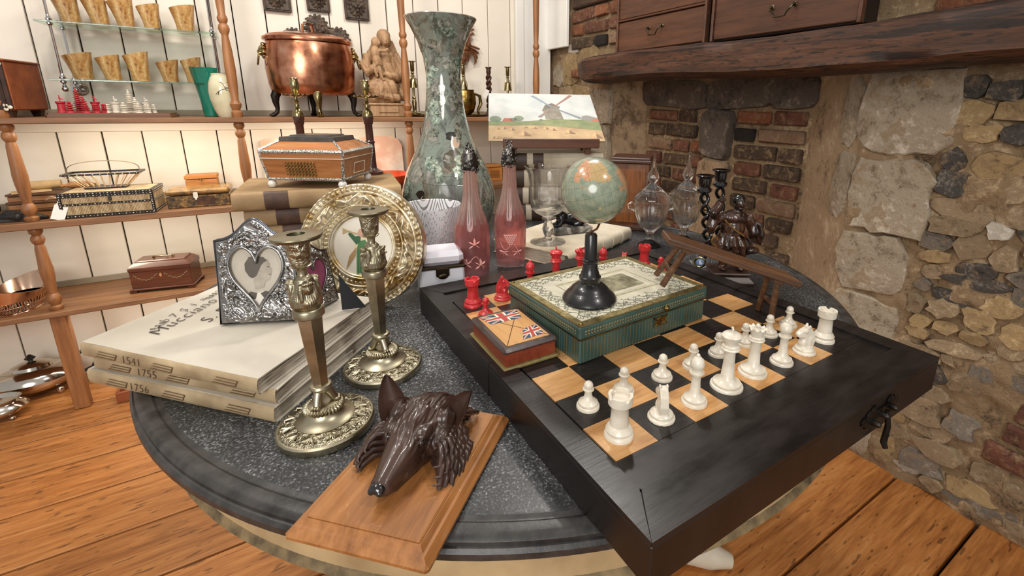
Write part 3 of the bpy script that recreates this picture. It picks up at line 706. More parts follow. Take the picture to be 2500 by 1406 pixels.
def build_statue():
    ms = wood('statue_limewood', '#7f5f45', '#a8845f', '#bb9872', axis=2, scale=1.3, rough=.6, bump=.25)
    r = thing('madonna_statue', 'carved pale wood statue of a seated veiled woman holding a child', 'statue', (.557, 2.46, S1))
    part(r, 'plinth', M().box((0, 0, .026), (.165, .12, .052), .003).box((0, -.062, .03), (.09, .006, .02), .001), ms); part(r, 'plinth_top', M().box((0, 0, .057), (.185, .13, .012), .005), ms)
    m = M(); m.ball((0, 0, .10), (.092, .06, .06)); m.ball((-.01, -.03, .13), (.075, .05, .06)); m.ball((0, .01, .2), (.07, .045, .09)); m.ball((0, .01, .27), (.062, .04, .05))
    m.ball((0, .01, .30), (.05, .036, .04)); m.ball((.016, -.004, .355), (.03, .034, .042)); m.ball((.016, .004, .372), (.031, .034, .03)); m.tube([(.045, .01, .35), (.062, .012, .3), (.078, .012, .25), (.085, .01, .16), (.09, 0, .08)], [.013, .016, .02, .022, .02], 8)
    m.tube([(-.02, .01, .35), (-.04, .012, .3), (-.065, .01, .27)], [.012, .016, .02], 8); m.tube([(-.06, 0, .275), (-.082, -.02, .23), (-.075, -.045, .2), (-.05, -.055, .225), (-.035, -.06, .245)], [.024, .026, .022, .014, .011], 10)
    m.tube([(.058, 0, .27), (.075, -.02, .22), (.055, -.05, .185), (.01, -.06, .19), (-.012, -.062, .2)], [.024, .026, .023, .015, .011], 10)
    m.tube([(-.07, -.03, .13), (-.02, -.06, .1), (.05, -.05, .085)], [.02, .022, .02], 8)
    fold = lambda co, n: (.005 * sin(26 * (co.x * 5.2 + 1.5 * abs(co.x) + co.z * 2.2 * (1 if co.x > -.02 else -1.2))) if co.z < .165 else 0.0028 * sin(co.x * 190 + co.z * 60) if co.z < .3 else 0) + .0008 * mnoise.noise(co * 90)
    part(r, 'draped_body', sculpt(m, .0026, 1, fold), ms)
    f = M(); f.ball((.014, -.036, .35), (.016, .008, .024)); f.ball((.014, -.044, .347), (.0035, .005, .009)); f.ball((.014, -.042, .335), (.006, .004, .0025)); f.ball((.007, -.041, .355), (.005, .003, .002)); f.ball((.021, -.041, .355), (.005, .003, .002))
    part(r, 'face', sculpt(f, .0012, 2), ms)
    c = M(); c.ball((-.03, -.035, .335), (.021, .022, .025)); c.ball((-.018, -.05, .332), (.007, .008, .01)); c.ball((-.036, -.04, .29), (.022, .02, .03)); c.ball((-.034, -.045, .255), (.02, .02, .026)); c.tube([(-.02, -.05, .3), (.005, -.055, .298), (.02, -.05, .31)], [.009, .007, .006], 8); c.tube([(-.035, -.05, .245), (-.028, -.065, .21), (-.02, -.066, .175)], [.013, .010, .007], 8); c.tube([(-.04, -.04, .25), (-.05, -.06, .215), (-.04, -.062, .18)], [.012, .009, .006], 8); c.ball((-.016, -.072, .168), (.007, .011, .005))
    part(r, 'child', sculpt(c, .0022, 3), ms)
    h = M()
    for (bx, bz, s_) in ((-.012, .2, -1), (-.035, .245, 1)):
        for k in range(4): h.tube([(bx, -.062, bz + .006 - .005 * k), (bx + s_ * .01, -.068, bz + .008 - .005 * k), (bx + s_ * .018, -.066, bz + .006 - .005 * k)], [.003, .0028, .002], 6)
    part(r, 'fingers', h, ms)
build_statue()

# ---------------------------------------------------------------- brass on the top shelf
def build_shelf_brass():
    def bell_stick():
        m = M(); m.lathe([(.03, 0), (.03, .006), (.014, .012), (.009, .02), (.012, .06), (.007, .075), (.010, .082), (.006, .09), (.006, .13), (.009, .134), (.006, .14), (.0055, .195), (.009, .2), (.006, .206), (.010, .212), (.010, .25), (.019, .254), (.019, .257), (.008, .257), (.008, .225), (0, .225)], 24)
        b = M(); b.lathe([(.022, .13), (.0215, .134), (.016, .15), (.013, .168), (.007, .176), (.0075, .178), (.0145, .17), (.018, .15), (.0235, .13)], 24, closed=True); y = M().tube([(-.023, 0, .132), (-.02, 0, .165), (-.008, 0, .188), (.008, 0, .188), (.02, 0, .165), (.023, 0, .132)], .0016, 6)
        return m, b, y
    for x, y, lab in ((.702, 2.475, 'slim brass candlestick with hanging bell beside the oak statue post'), (1.228, 2.475, 'slim brass candlestick with hanging bell above the windmill picture'), (.985, 2.52, 'slim brass bell candlestick behind the brass pot')):
        r = thing('bell_candlestick', lab, 'candlestick', (x, y, S1 + .01)); a, b, c = bell_stick()
        part(r, 'stem', a, m_brass); part(r, 'bell', b, m_brass); part(r, 'bell_yoke', c, m_brass)
    for x, lab in ((.72, 'dark brass oval tray under the bell candlestick by the statue'), (.985, 'dark brass oval tray under the engraved brass pot'), (1.228, 'dark brass oval tray above the windmill picture')):
        single('brass_tray', M().lathe([(.10, .002), (.104, .004), (.106, .009), (.104, .0095), (.10, .005), (0, .005)], 36, S(.52 if x < .9 else .8, .8, 1)), mat('dull_brass', '#6e5c38', .35, 1.0, col2='#4b3d24', ns=20), lab, 'tray', (x, 2.45, S1))
    r = thing('brass_pot', 'small engraved brass pot with a white tag on the top shelf', 'pot', (.955, 2.43, S1 + .006))
    part(r, 'bowl', M().lathe([(.025, 0), (.045, .02), (.058, .06), (.056, .1), (.048, .125), (.05, .13), (.046, .13), (.05, .1), (.0, .02)], 32), mat('engraved_brass', '#a08548', .25, 1.0, col2='#6c5528', ns=40, bump=.6, bs=60, bd=.003))
    part(r, 'side_handle', M().tube([(.05, -.02, .11), (.075, -.02, .1), (.08, -.02, .06), (.062, -.02, .025), (.068, -.02, .005)], [.006, .009, .01, .008, .006], 8), m_brass)
    part(r, 'price_tag', M().box((.035, -.065, .14), (.022, .001, .045), 0, Ry(.45)), mat('tag_card', '#ece8de', .7))
    r = thing('twist_candlestick', 'dark barley twist wooden candlestick beside the windmill picture', 'candlestick', (1.102, 2.45, S1)); md = mat('dark_twist_wood', '#2f1c13', .35, col2='#4d2f20', ns=20)
    part(r, 'base', M().lathe([(.035, 0), (.035, .01), (.02, .018), (.012, .03)], 24), md)
    for k in range(2): part(r, 'twist', M().tube([(.008 * cos(i * .62 + k * pi), .008 * sin(i * .62 + k * pi), .03 + i * .0058) for i in range(32)], .0085, 8), md)
    part(r, 'cup', M().lathe([(.008, .2), (.013, .212), (.009, .218), (.013, .228), (.012, .25), (.017, .252), (.017, .257), (.009, .257), (.009, .24), (0, .24)], 20), md)
build_shelf_brass()

# ---------------------------------------------------------------- middle shelf
def build_middle_shelf():
    mq = mat('quill', '#a98d66', .5, col2='#d4bd97', ns=60, stretch=(1, 1, .1)); me_ = mat('ebony', '#17110d', .35)
    r = thing('quill_box', 'rectangular quillwork box edged in dotted black on the middle shelf', 'box', (-.477, 2.398, S2), -.08)
    w, d, h = .262, .165, .088
    part(r, 'core', M().box((0, 0, h / 2), (w - .01, d - .01, h - .004)), mat('quill_core', '#4a3622', .8))  # dark brown core under the quills
    q = M(); n = 58
    for i in range(n):
        x = -w / 2 + .008 + (w - .016) * (i + .5) / n
        for z0, z1 in ((.012, .045), (.052, .074)): q.tube([(x, -d / 2 + .003, z0), (x, -d / 2 + .003, z1)], .0019, 6)
    for i in range(34):
        y = -d / 2 + .008 + (d - .016) * (i + .5) / 34
        for z0, z1 in ((.012, .045), (.052, .074)): q.tube([(w / 2 - .003, y, z0), (w / 2 - .003, y, z1)], .0019, 6)
    for i in range(26):
        y = -d / 2 + .01 + (d - .02) * (i + .5) / 26; q.tube([(-w / 2 + .01, y, h), (w / 2 - .01, y, h)], .0026, 6)
    part(r, 'quill_panel', q, mq, kind='stuff')
    dots = M()
    for z, hh in ((.006, .012), (.0485, .007), (.082, .016)):
        part(r, 'ebony_band', M().box((0, 0, z), (w + .001, d + .001, hh), .001), me_)
        for i in range(26):
            for zz in ((z,) if hh < .015 else (z - .004, z + .004)):
                dots.ball((-w / 2 + .006 + (w - .012) * i / 25, -d / 2 - .0008, zz), (.0023 if i % 2 else .0011, .001, .0017 if i % 2 else .0011), 8, 4)
                if i < 16: dots.ball((w / 2 + .0008, -d / 2 + .006 + (d - .012) * i / 15, zz), (.001, .002 if i % 2 else .001, .0015), 8, 4)
    for x in (-w / 2 + .004, w / 2 - .004):
        part(r, 'corner_post', M().box((x, -d / 2 + .003, h / 2), (.010, .008, h - .002), .001), me_)
        for i in range(9): dots.ball((x, -d / 2 - .0014, .01 + i * .0085), (.0016, .001, .002), 8, 4)
    part(r, 'bone_dots', dots, m_bone, kind='stuff'); part(r, 'lock_plate', M().box((.008, -d / 2 - .0015, .066), (.010, .002, .018), .0008), mat('lock_steel', '#4b4a46', .4, .9))
    # slatted basket standing on the quill box
    r = thing('slatted_basket', 'flared bone slat basket with strap handle on the quill box', 'basket', (-.495, 2.42, S2 + .0915), -.06)
    bw, bd, tw, td, hh = .118, .055, .208, .095, .056
    part(r, 'base', M().box((0, 0, .003), (bw, bd, .006), .001), me_)
    rim = M()
    for (x, y, a, b) in ((0, -td / 2, tw, .006), (0, td / 2, tw, .006), (-tw / 2, 0, .006, td), (tw / 2, 0, .006, td)): rim.box((x, y, hh), (a + .006, b, .007), .001)
    part(r, 'rim', rim, me_)
    mb = mat('bone_slat', '#b08a62', .45, col2='#d9bd97', ns=30)
    sl = [((-bw / 2 + bw * i / 8, s_ * bd / 2), (-tw / 2 + tw * i / 8, s_ * td / 2)) for i in range(9) for s_ in (-1, 1)] + [((s_ * bw / 2, -bd / 2 + bd * i / 3), (s_ * tw / 2, -td / 2 + td * i / 3)) for i in (1, 2) for s_ in (-1, 1)]
    for (x0, y0), (x1, y1) in sl: part(r, 'slat', M().tube([(x0, y0, .005), (x1, y1, hh)], .0028, 6, flat=.5), mb)
    part(r, 'bone_rivets', M().add([], []).__class__() if False else [m for m in [M()] if [m.ball((-tw / 2 + tw * i / 10, -td / 2 - .0034, hh), .0015, 6, 4) for i in range(11)]][0], m_bone, kind='stuff')
    part(r, 'handle', M().tube([(tw / 2 * cos(pi * i / 14), 0, hh + .003 + .042 * sin(pi * i / 14) ** .6) for i in range(15)], .0065, 6, flat=.2), mat('horn_strap', '#5f5344', .4, col2='#8b7c66', ns=15))
    # price tag hanging by the quill box
    r = thing('price_tag', 'white card price tag on string at the left of the quill box', 'tag', (-.615, 2.325, S2 + .03)); part(r, 'card', M().prism([(-.02, -.03), (.016, -.033), (.02, .018), (.008, .03), (-.008, .03), (-.016, .02)], 0, .0008, Rx(pi / 2 - .2) @ Rz(-.25)), mat('tag_card', '#ece8de', .7))
    part(r, 'string', M().tube([(.002, -.004, .03), (.0, .01, .045), (-.02, .03, .05), (-.04, .05, .035)], .0012, 6), mat('string', '#d8d0bf', .8))
    # flat boxes behind
    mw = wood('small_box_wood', '#6d4326', '#9a6a40', '#b78454', axis=0, scale=1, rough=.45)
    for k in range(3):
        r = thing('slatted_case', '%s of the stacked low brown wooden cases behind the quill box' % ('lowest', 'middle', 'topmost')[k], 'case', (-.66 + .004 * k, 2.50, S2 + k * .0285), -.04, group='low wooden cases')
        part(r, 'tray', M().box((0, 0, .009), (.22, .15, .018), .002), mw); part(r, 'lid', M().box((0, 0, .0235), (.226, .156, .009), .002), wood('case_lid', '#3c2413', '#5b3a22', axis=0))
    base = S2 + .0855
    single('rolled_parchment', M().tube([(-.05, 0, .018), (.05, .01, .018)], [.018, .018], 20, flat=.9).box((-.03, -.03, .002), (.1, .07, .002), 0, Rz(.3)), mat('parchment', '#a3875d', .7, col2='#c3a67a', ns=20), 'curled tan parchment roll lying on the brown cases', 'scroll', (-.69, 2.50, base))
    for k, (x, y, a) in enumerate(((-.635, 2.47, .4), (-.60, 2.5, -.5))):
        single('wooden_bobbin', M().lathe([(.004, 0), (.007, .006), (.005, .012), (.012, .03), (.014, .042), (.010, .058), (.005, .066), (.006, .07)], 16, T(0, 0, .014) @ Ry(pi / 2)), wood('bobbin_wood', '#8a5a31', '#b47d48', axis=0, scale=2), ('pale turned wooden bobbin lying nearest the parchment roll', 'pale turned wooden bobbin lying under the basket corner')[k], 'bobbin', (x, y, base), a)
    # iron ornament and cart at the left end
    mi = mat('cast_iron', '#1d1b1a', .45, .4, col2='#35312d', ns=25); m = M()
    m.tube([(-.09, 0, .012), (-.04, .005, .014), (.02, 0, .02), (.07, .004, .012), (.10, .01, .004)], [.010, .013, .02, .014, .004], 10); m.ball((.01, 0, .03), (.022, .014, .012)); m.box((-.02, 0, .004), (.2, .03, .008))
    for k in range(5): m.ball((-.06 + .03 * k, .012 * (-1) ** k, .018), (.013, .011, .014), 8, 6)
    single('iron_ornament', sculpt(m, .003, 2), mi, 'small dark cast iron ornament lying by the shelf post', 'ornament', (-.755, 2.36, S2), -.05)
    r = thing('toy_cart', 'small spoked wheel cart at the far left of the middle shelf', 'toy', (-.87, 2.43, S2), .1)
    part(r, 'bed', M().box((0, 0, .055), (.12, .07, .012), .002), mi)
    for x in (-.04, .04):
        for y in (-.042, .042):
            wv = M(); wv.torus((0, 0, 0), .03, .0032, 24, 6, T(x, y, .034) @ Rx(pi / 2)); wv.ball((x, y, .034), .006)
            for a in range(6): wv.tube([(x, y, .034), (x + .03 * cos(a * pi / 3), y, .034 + .03 * sin(a * pi / 3))], .0015, 5)
            part(r, 'wheel', wv, mi)
    # penwork box and the small box behind it
    t = NT('penwork'); v = t.coords(); n = t.noise(v, 60, 4, .7); t.color(t.ramp(n, [(.35, '#20170e'), (.5, '#5c431f'), (.68, '#a37a3a')])); t.set(rough=.35, coat=.3)
    r = thing('penwork_box', 'dark gold patterned box with white clasp on the middle shelf', 'box', (-.217, 2.405, S2), -.06)
    part(r, 'body', M().box((0, 0, .024), (.205, .12, .048), .003), t.m); part(r, 'lid', M().box((0, 0, .0625), (.211, .126, .021), .007), mat('penwork_lid', '#5d431f', .35, col2='#a77c3d', ns=40, coat=.3)); part(r, 'clasp', M().box((-.008, -.0645, .05), (.015, .002, .022), .001).ball((-.008, -.0655, .036), (.004, .002, .006)), m_bone)
    part(r, 'cartouche', M().box((.022, -.0605, .026), (.06, .001, .034), .0004), mat('cartouche_dark', '#2b1a10', .4, col2='#5a3416', ns=60))
    r = thing('small_oak_box', 'small orange wooden box with key behind the gold patterned box', 'box', (-.215, 2.545, S2), -.03); mo = wood('orange_wood', '#8d5526', '#b97a3c', axis=0, scale=1.2)
    part(r, 'body', M().box((0, 0, .045), (.11, .075, .09), .002), mo); part(r, 'lid', M().box((0, 0, .1), (.114, .079, .016), .002), mo); part(r, 'key', M().tube([(0, -.04, .09), (0, -.05, .09)], .002, 6).torus((0, -.054, .09), .005, .0014, 12, 5), m_brass)
    # pink panel and red bowl
    pts = [(-.318, 0), (.318, 0), (.318, .2), (.3, .235), (.26, .25), (-.3, .25), (-.318, .24)]
    single('worn_panel', M().prism(pts, -.009, .009, Rx(pi / 2)), mat('pink_gesso', '#d9b39c', .8, col2='#efe3d2', ns=7, ramp=(.42, .6)), 'worn pink and white plaster panel leaning behind the inlaid box', 'panel', (.335, 2.585, S2), rot=(-.07, 0, 0))
    single('red_bowl', M().lathe([(.05, 0), (.08, .02), (.115, .06), (.122, .072), (.119, .074), (.108, .058), (.07, .022), (0, .018)], 40), mat('red_lacquer', '#b3301c', .3, col2='#c9532e', ns=9, coat=.4), 'shallow red lacquer bowl on the middle shelf behind the inlaid box', 'bowl', (.53, 2.45, S2))
    for k, (x, w_, h_) in enumerate(((1.11, .10, .075), (1.2, .06, .055))):
        r = thing('wooden_box', ('orange wooden box on the middle shelf right of the tall vase', 'smaller orange wooden box on the middle shelf behind the silver topped bottle')[k], 'box', (x, 2.47, S2)); part(r, 'body', M().box((0, 0, h_ / 2), (w_, .1, h_), .002), mo); part(r, 'lid', M().box((0, 0, h_ + .006), (w_ + .006, .106, .012), .002), mo); part(r, 'inset_panel', M().box((0, -.051, h_ / 2), (w_ * .6, .002, h_ * .55), .0005), wood('inset_wood', '#6b3d1c', '#8d5829', axis=0))
build_middle_shelf()

# ---------------------------------------------------------------- lower shelf and floor
def build_lower_shelf():
    mt = wood('caddy_mahogany', '#3c1d12', '#5d3120', '#6f3f28', axis=0, scale=.8, rough=.28, coat=.4, bump=.05)
    r = thing('tea_caddy', 'dark mahogany tea caddy with brass bail handle on the bottom shelf', 'box', (-.378, 2.425, S3), -.2)
    part(r, 'body', M().box((0, 0, .052), (.2, .115, .07), .002), mt); part(r, 'lid_rim', M().box((0, 0, .095), (.204, .119, .016), .002), mt)
    part(r, 'lid_slope', M().frustum((.204, .119), (.17, .085), .103, .12).box((0, 0, .122), (.165, .08, .008), .003), mt); part(r, 'base_moulding', M().box((0, 0, .014), (.214, .129, .008), .003), mt)
    for x in (-.096, .096):
        for y in (-.054, .054): part(r, 'bracket_foot', M().frustum((.02, .016), (.026, .022), 0, .011, T(x, y, 0)), mt)
    part(r, 'brass_handle', M().tube([(-.032, 0, .128), (-.03, -.012, .134), (0, -.018, .135), (.03, -.012, .134), (.032, 0, .128)], .0022, 8).ball((-.032, 0, .128), .005).ball((.032, 0, .128), .005), m_brass)
    part(r, 'keyhole', M().prism([(0, -.009), (.004, -.003), (.004, .004), (0, .009), (-.004, .004), (-.004, -.003)], 0, .001, T(.0, -.0585, .068) @ Rx(pi / 2)), mat('keyhole_bone', '#c58a60', .5))
    mg = mat('garland_paint', '#8d7f56', .5)
    for s_ in (-1, 1):
        g = M(); 
        for i in range(13): u = -1 + i / 6; g.ball((s_ * .05 + u * .036, -.0578, .05 + .022 * u * u + .002 * (i % 2)), (.0026, .0007, .0022), 6, 4)
        part(r, 'painted_garland', g, mg, kind='stuff')
    # openwork basket bowl
    mc = mat('copper_silver', '#d0a88c', .16, 1.0, col2='#e6cbb5', ns=10)
    r = thing('openwork_bowl', 'oval openwork copper toned basket bowl at the left of the bottom shelf', 'bowl', (-.80, 2.40, S3), 1.2)
    wave = lambda R, z, th: R * (1 + .0 * z)
    m = M(); m.lathe([(.048, .0), (.05, .004), (.047, .008), (.046, .010), (0, .010)], 40, S(1.45, 1, 1)); part(r, 'foot', m, mc)
    def body(prof):
        q = M(); q.lathe(prof, 56)
        q.v = [(x * 1.45, y, z + .016 * max(0, (z - .05) / .045) * cos(2 * atan2(y, x))) for x, y, z in q.v]; return q
    part(r, 'upper_band', body([(.066, .05), (.072, .065), (.084, .095), (.086, .096), (.0835, .0965), (.07, .065), (.064, .05)]), mc)
    bars = M()
    for i in range(52):
        a = 2 * pi * i / 52; bars.tube([(.049 * cos(a) * 1.45, .049 * sin(a), .008), (.058 * cos(a) * 1.45, .058 * sin(a), .03), (.066 * cos(a) * 1.45, .066 * sin(a), .052)], .0021, 5)
    part(r, 'pierced_band', bars, mc, kind='stuff')
    part(r, 'band_wire', M().tube([(.058 * 1.45 * cos(2 * pi * i / 40), .058 * sin(2 * pi * i / 40), .03) for i in range(40)], .0018, 6, closed=True), mc)
    # silver on the floor
    msil = mat('silver_plate', '#c3bbb0', .12, 1.0, col2='#d8d0c4', ns=8); mbk = mat('black_handle', '#17130f', .35)
    r = thing('silver_teapot', 'squat silver teapot with black handle on the floor by the shelf leg', 'teapot', (-.86, 2.535, 0), .15); r.scale = (1.05, 1, 1.32)
    part(r, 'body', M().lathe([(.04, .018), (.075, .025), (.10, .045), (.105, .058), (.098, .072), (.075, .085), (.05, .092), (.0, .092)], 44, S(1.15, .85, 1)), msil)
    lid = part(r, 'lid', M().lathe([(.055, .09), (.05, .1), (.03, .108), (.008, .111), (0, .111)], 36, S(1.1, .85, 1)), msil); part(lid, 'finial', M().lathe([(.006, .11), (.008, .116), (.016, .12), (.012, .124), (.003, .132)], 14), mbk)
    part(r, 'spout', M().tube([(-.095, 0, .05), (-.13, 0, .058), (-.15, 0, .085), (-.168, 0, .098)], [.02, .015, .011, .009], 12), msil)
    part(r, 'handle', M().tube([(.1, 0, .085), (.135, 0, .105), (.165, 0, .1), (.172, 0, .075), (.155, 0, .045), (.118, 0, .035)], .0055, 8), mbk)
    for x in (-.06, .06):
        for y in (-.045, .045): part(r, 'ball_foot', M().ball((x, y, .011), .011), msil)
    r = thing('silver_sugar_bowl', 'low oval silver bowl in front of the teapot on the floor', 'bowl', (-.935, 2.375, 0), .2)
    part(r, 'body', M().lathe([(.03, .016), (.055, .022), (.075, .038), (.078, .048), (.07, .06), (.058, .068), (.066, .082), (.063, .082), (.054, .068), (0, .05)], 40, S(1.2, .8, 1)), msil)
    for x in (-.045, .045):
        for y in (-.03, .03): part(r, 'ball_foot', M().ball((x, y, .009), .009), msil)
    # low open tray on the floor
    r = thing('floor_tray', 'low open mahogany tray on the floor beside the shelf leg', 'tray', (-.40, 2.39, 0), .0); mtr = wood('tray_mahogany', '#6d331c', '#93502c', axis=0, scale=.8)
    part(r, 'bottom', M().box((0, 0, .006), (.36, .2, .008)), mtr)
    for (x, y, a, b) in ((0, -.1, .37, .01), (0, .1, .37, .01), (-.18, 0, .01, .2), (.18, 0, .01, .2)): part(r, 'side', M().box((x, y, .022), (a, b, .042), .001), mtr)
build_lower_shelf()
# ================================================================== ROUND TABLE
TC = (.478, .896)
def build_table():
    t = NT('grey_granite'); v = t.coords(); n1 = t.noise(v, 330, 3, .75); n2 = t.noise(v, 5, 3, .6); n3 = t.noise(v, 70, 2, .6)
    sp = t.ramp(t.math('ADD', t.math('MULTIPLY', n1, .75), t.math('MULTIPLY', n2, .3)), [(.475, '#1a1b1b'), (.565, '#38393a'), (.63, '#6e7072'), (.695, '#b8babb')])
    base = t.mix(t.ramp(n3, [(.4, (.25, .25, .25)), (.62, (0, 0, 0))]), sp, '#2b2c2d'); t.color(base)
    t.set(rough=t.ramp(n2, [(.3, (.32, .32, .32)), (.7, (.5, .5, .5))])); t.bump(n1, .15, .001)
    mr = mat('rim_grey', '#1f1e1d', .4, col2='#3d3a38', ns=40, bump=.15); mcream = mat('cream_apron', '#9c8460', .6, col2='#c3a97f', ns=10)
    r = thing('round_table', 'round pedestal table with dark speckled granite top', 'table', (TC[0], TC[1], 0))
    R = .675
    part(r, 'granite_top', M().lathe([(0, ZT - .03), (R - .03, ZT - .03), (R - .03, ZT - .0005), (R - .034, ZT), (0, ZT)], 128), t.m)
    part(r, 'rim_moulding', M().lathe([(R - .03, ZT - .024), (R - .004, ZT - .024), (R + .001, ZT - .02), (R + .001, ZT - .013), (R - .002, ZT - .0095), (R - .0045, ZT - .009), (R - .0045, ZT - .005), (R - .008, ZT - .0015), (R - .012, ZT - .0002), (R - .021, ZT - .0002), (R - .024, ZT - .002), (R - .027, ZT - .002), (R - .0295, ZT - .0006)], 160), mr, 30)
    part(r, 'apron', M().lathe([(R - .04, ZT - .085), (R - .03, ZT - .085), (R - .03, ZT - .022), (R - .06, ZT - .022)], 128, cap=False), mcream)
    part(r, 'apron_moulding', M().lathe([(R - .05, ZT - .1), (R - .03, ZT - .1), (R - .024, ZT - .092), (R - .03, ZT - .084), (R - .05, ZT - .084)], 128, closed=True, cap=False), mat('worn_moulding', '#4f4331', .7, col2='#8f7a55', ns=40))
    part(r, 'pedestal', M().lathe([(.10, .06), (.12, .08), (.09, .13), (.06, .2), (.055, .35), (.075, .5), (.06, .58), (.10, .63), (.16, .665), (.2, ZT - .032)], 40), mcream)
    for a in (-39, 81, 201):
        part(r, 'foot', M().tube([(.05, 0, .17), (.2, 0, .13), (.38, 0, .06), (.48, 0, .035), (.535, 0, .022)], [.05, .045, .04, .035, .018], 14, Rz(radians(a)), flat=.9), mat('pale_foot', '#c9bda6', .6, col2='#ddd3c0', ns=12))
build_table()

# ================================================================== CHESS BOX
BX0, BX1, BY0, BY1 = .222, .762, .207, .830
QX, QY, Q = .256, .293, .056
m_eb = mat('ebonised', '#110d0c', .34, col2='#1d1715', ns=9, stretch=(3, .6, 1), bump=.1, bs=80)
t = NT('ebonised_rail'); v = t.coords((2, 7, 1)); n = t.noise(v, 5, 6, .6); t.color(t.ramp(n, [(.35, '#100d0c'), (.7, '#211b19')])); t.set(rough=t.ramp(n, [(.3, (.24, .24, .24)), (.7, (.42, .42, .42))])); t.bump(t.noise(t.coords((3, 60, 3)), 8, 3), .12, .001)
m_rail = t.m
def build_board():
    r = thing('chess_box', 'large folding ebonised chess box with inlaid board on the table', 'game board', (0, 0, 0))
    ym = (BY0 + BY1) / 2; xm = (BX0 + BX1) / 2; w = BX1 - BX0
    for a, b in ((BY0, ym - .0006), (ym + .0006, BY1)):
        part(r, 'case_half', M().box((xm, (a + b) / 2, ZT + .0225), (w, b - a, .045), .0012), m_eb)
    f = .031
    def rail(p): part(r, 'frame_rail', M().prism(p, ZT + .0449, ZB), m_rail)
    g = .0004
    rail([(BX0, BY0), (BX1, BY0), (BX1 - f - g, BY0 + f + .016), (BX0 + f, BY0 + f + .016)]); rail([(BX1, BY1), (BX0, BY1), (BX0 + f, BY1 - f - .016), (BX1 - f - g, BY1 - f - .016)])
    for (x0, x1) in ((BX0, BX0 + f - .002), (BX1, BX1 - f)):
        for s_, y0, y1 in ((0, BY0, ym - .0005), (1, BY1, ym + .0005)):
            rail([(x0, y0 + (g if not s_ else -g)), (x1, y0 + (f + .016 + g) * (1 if not s_ else -1)), (x1, y1), (x0, y1)])
    zf = ZB - .003
    xi0, xi1, yi0, yi1 = BX0 + f, BX1 - f, BY0 + f + .016, BY1 - f - .016
    for p in ((xi0, xi1, yi0, QY - .0004), (xi0, xi1, QY + 8 * Q + .0004, yi1), (QX + 8 * Q + .0004, xi1, QY, QY + 8 * Q)):
        part(r, 'margin_panel', M().box(((p[0] + p[1]) / 2, (p[2] + p[3]) / 2, (ZT + .045 + zf) / 2), (p[1] - p[0], p[3] - p[2], zf - ZT - .045)), m_rail)
    ml = wood('inlay_maple', '#a8703c', '#c4935c', '#d3a873', axis=0, scale=1.6, rough=.33, coat=.25, bump=.05, vary=.28); md = mat('inlay_ebony', '#151211', .3, col2='#25201e', ns=30, stretch=(1, 8, 1), bump=.08, bs=120, vary=.3)
    me = [M().box((0, 0, 0), (Q - .0004, Q - .0004, zf - ZT - .045)).mesh('square') for _ in (0, 1)]; me[0].materials.append(ml); me[1].materials.append(md)
    for i in range(8):
        for j in range(8):
            o = part(r, 'square', me[(i + j) % 2], None); o.location = (QX + (i + .5) * Q, QY + (j + .5) * Q, (ZT + .045 + zf) / 2)
    # iron hasp on the near side
    mi = mat('black_iron', '#1b1917', .35, .8, col2='#34302b', ns=40); h = M(); y = BY0 - .001
    x = .60
    h.box((x, y, ZT + .026), (.075, .003, .012), .0008)
    for s_ in (-1, 1):
        for (dx, dz) in ((.03, .006), (.04, .0), (.03, -.008), (.02, .009)): h.ball((x + s_ * dx, y, ZT + .026 + dz), (.008, .002, .006), 8, 6)
    hs = part(r, 'hasp_plate', h, mi)
    for s_ in (-1, 0, 1): part(hs, 'stud', M().lathe([(.004, 0), (.004, .006), (.002, .009)], 10, T(x + s_ * .02, y - .001, ZT + .023 + .004 * s_) @ Rx(pi / 2)), mi)
    part(hs, 'hook', M().tube([(x + .002, y - .006, ZT + .03), (x + .003, y - .009, ZT + .01), (x + .003, y - .008, ZT - .014), (x + .002, y - .012, ZT - .02)], [.003, .0035, .004, .003], 8), mi)
build_board()

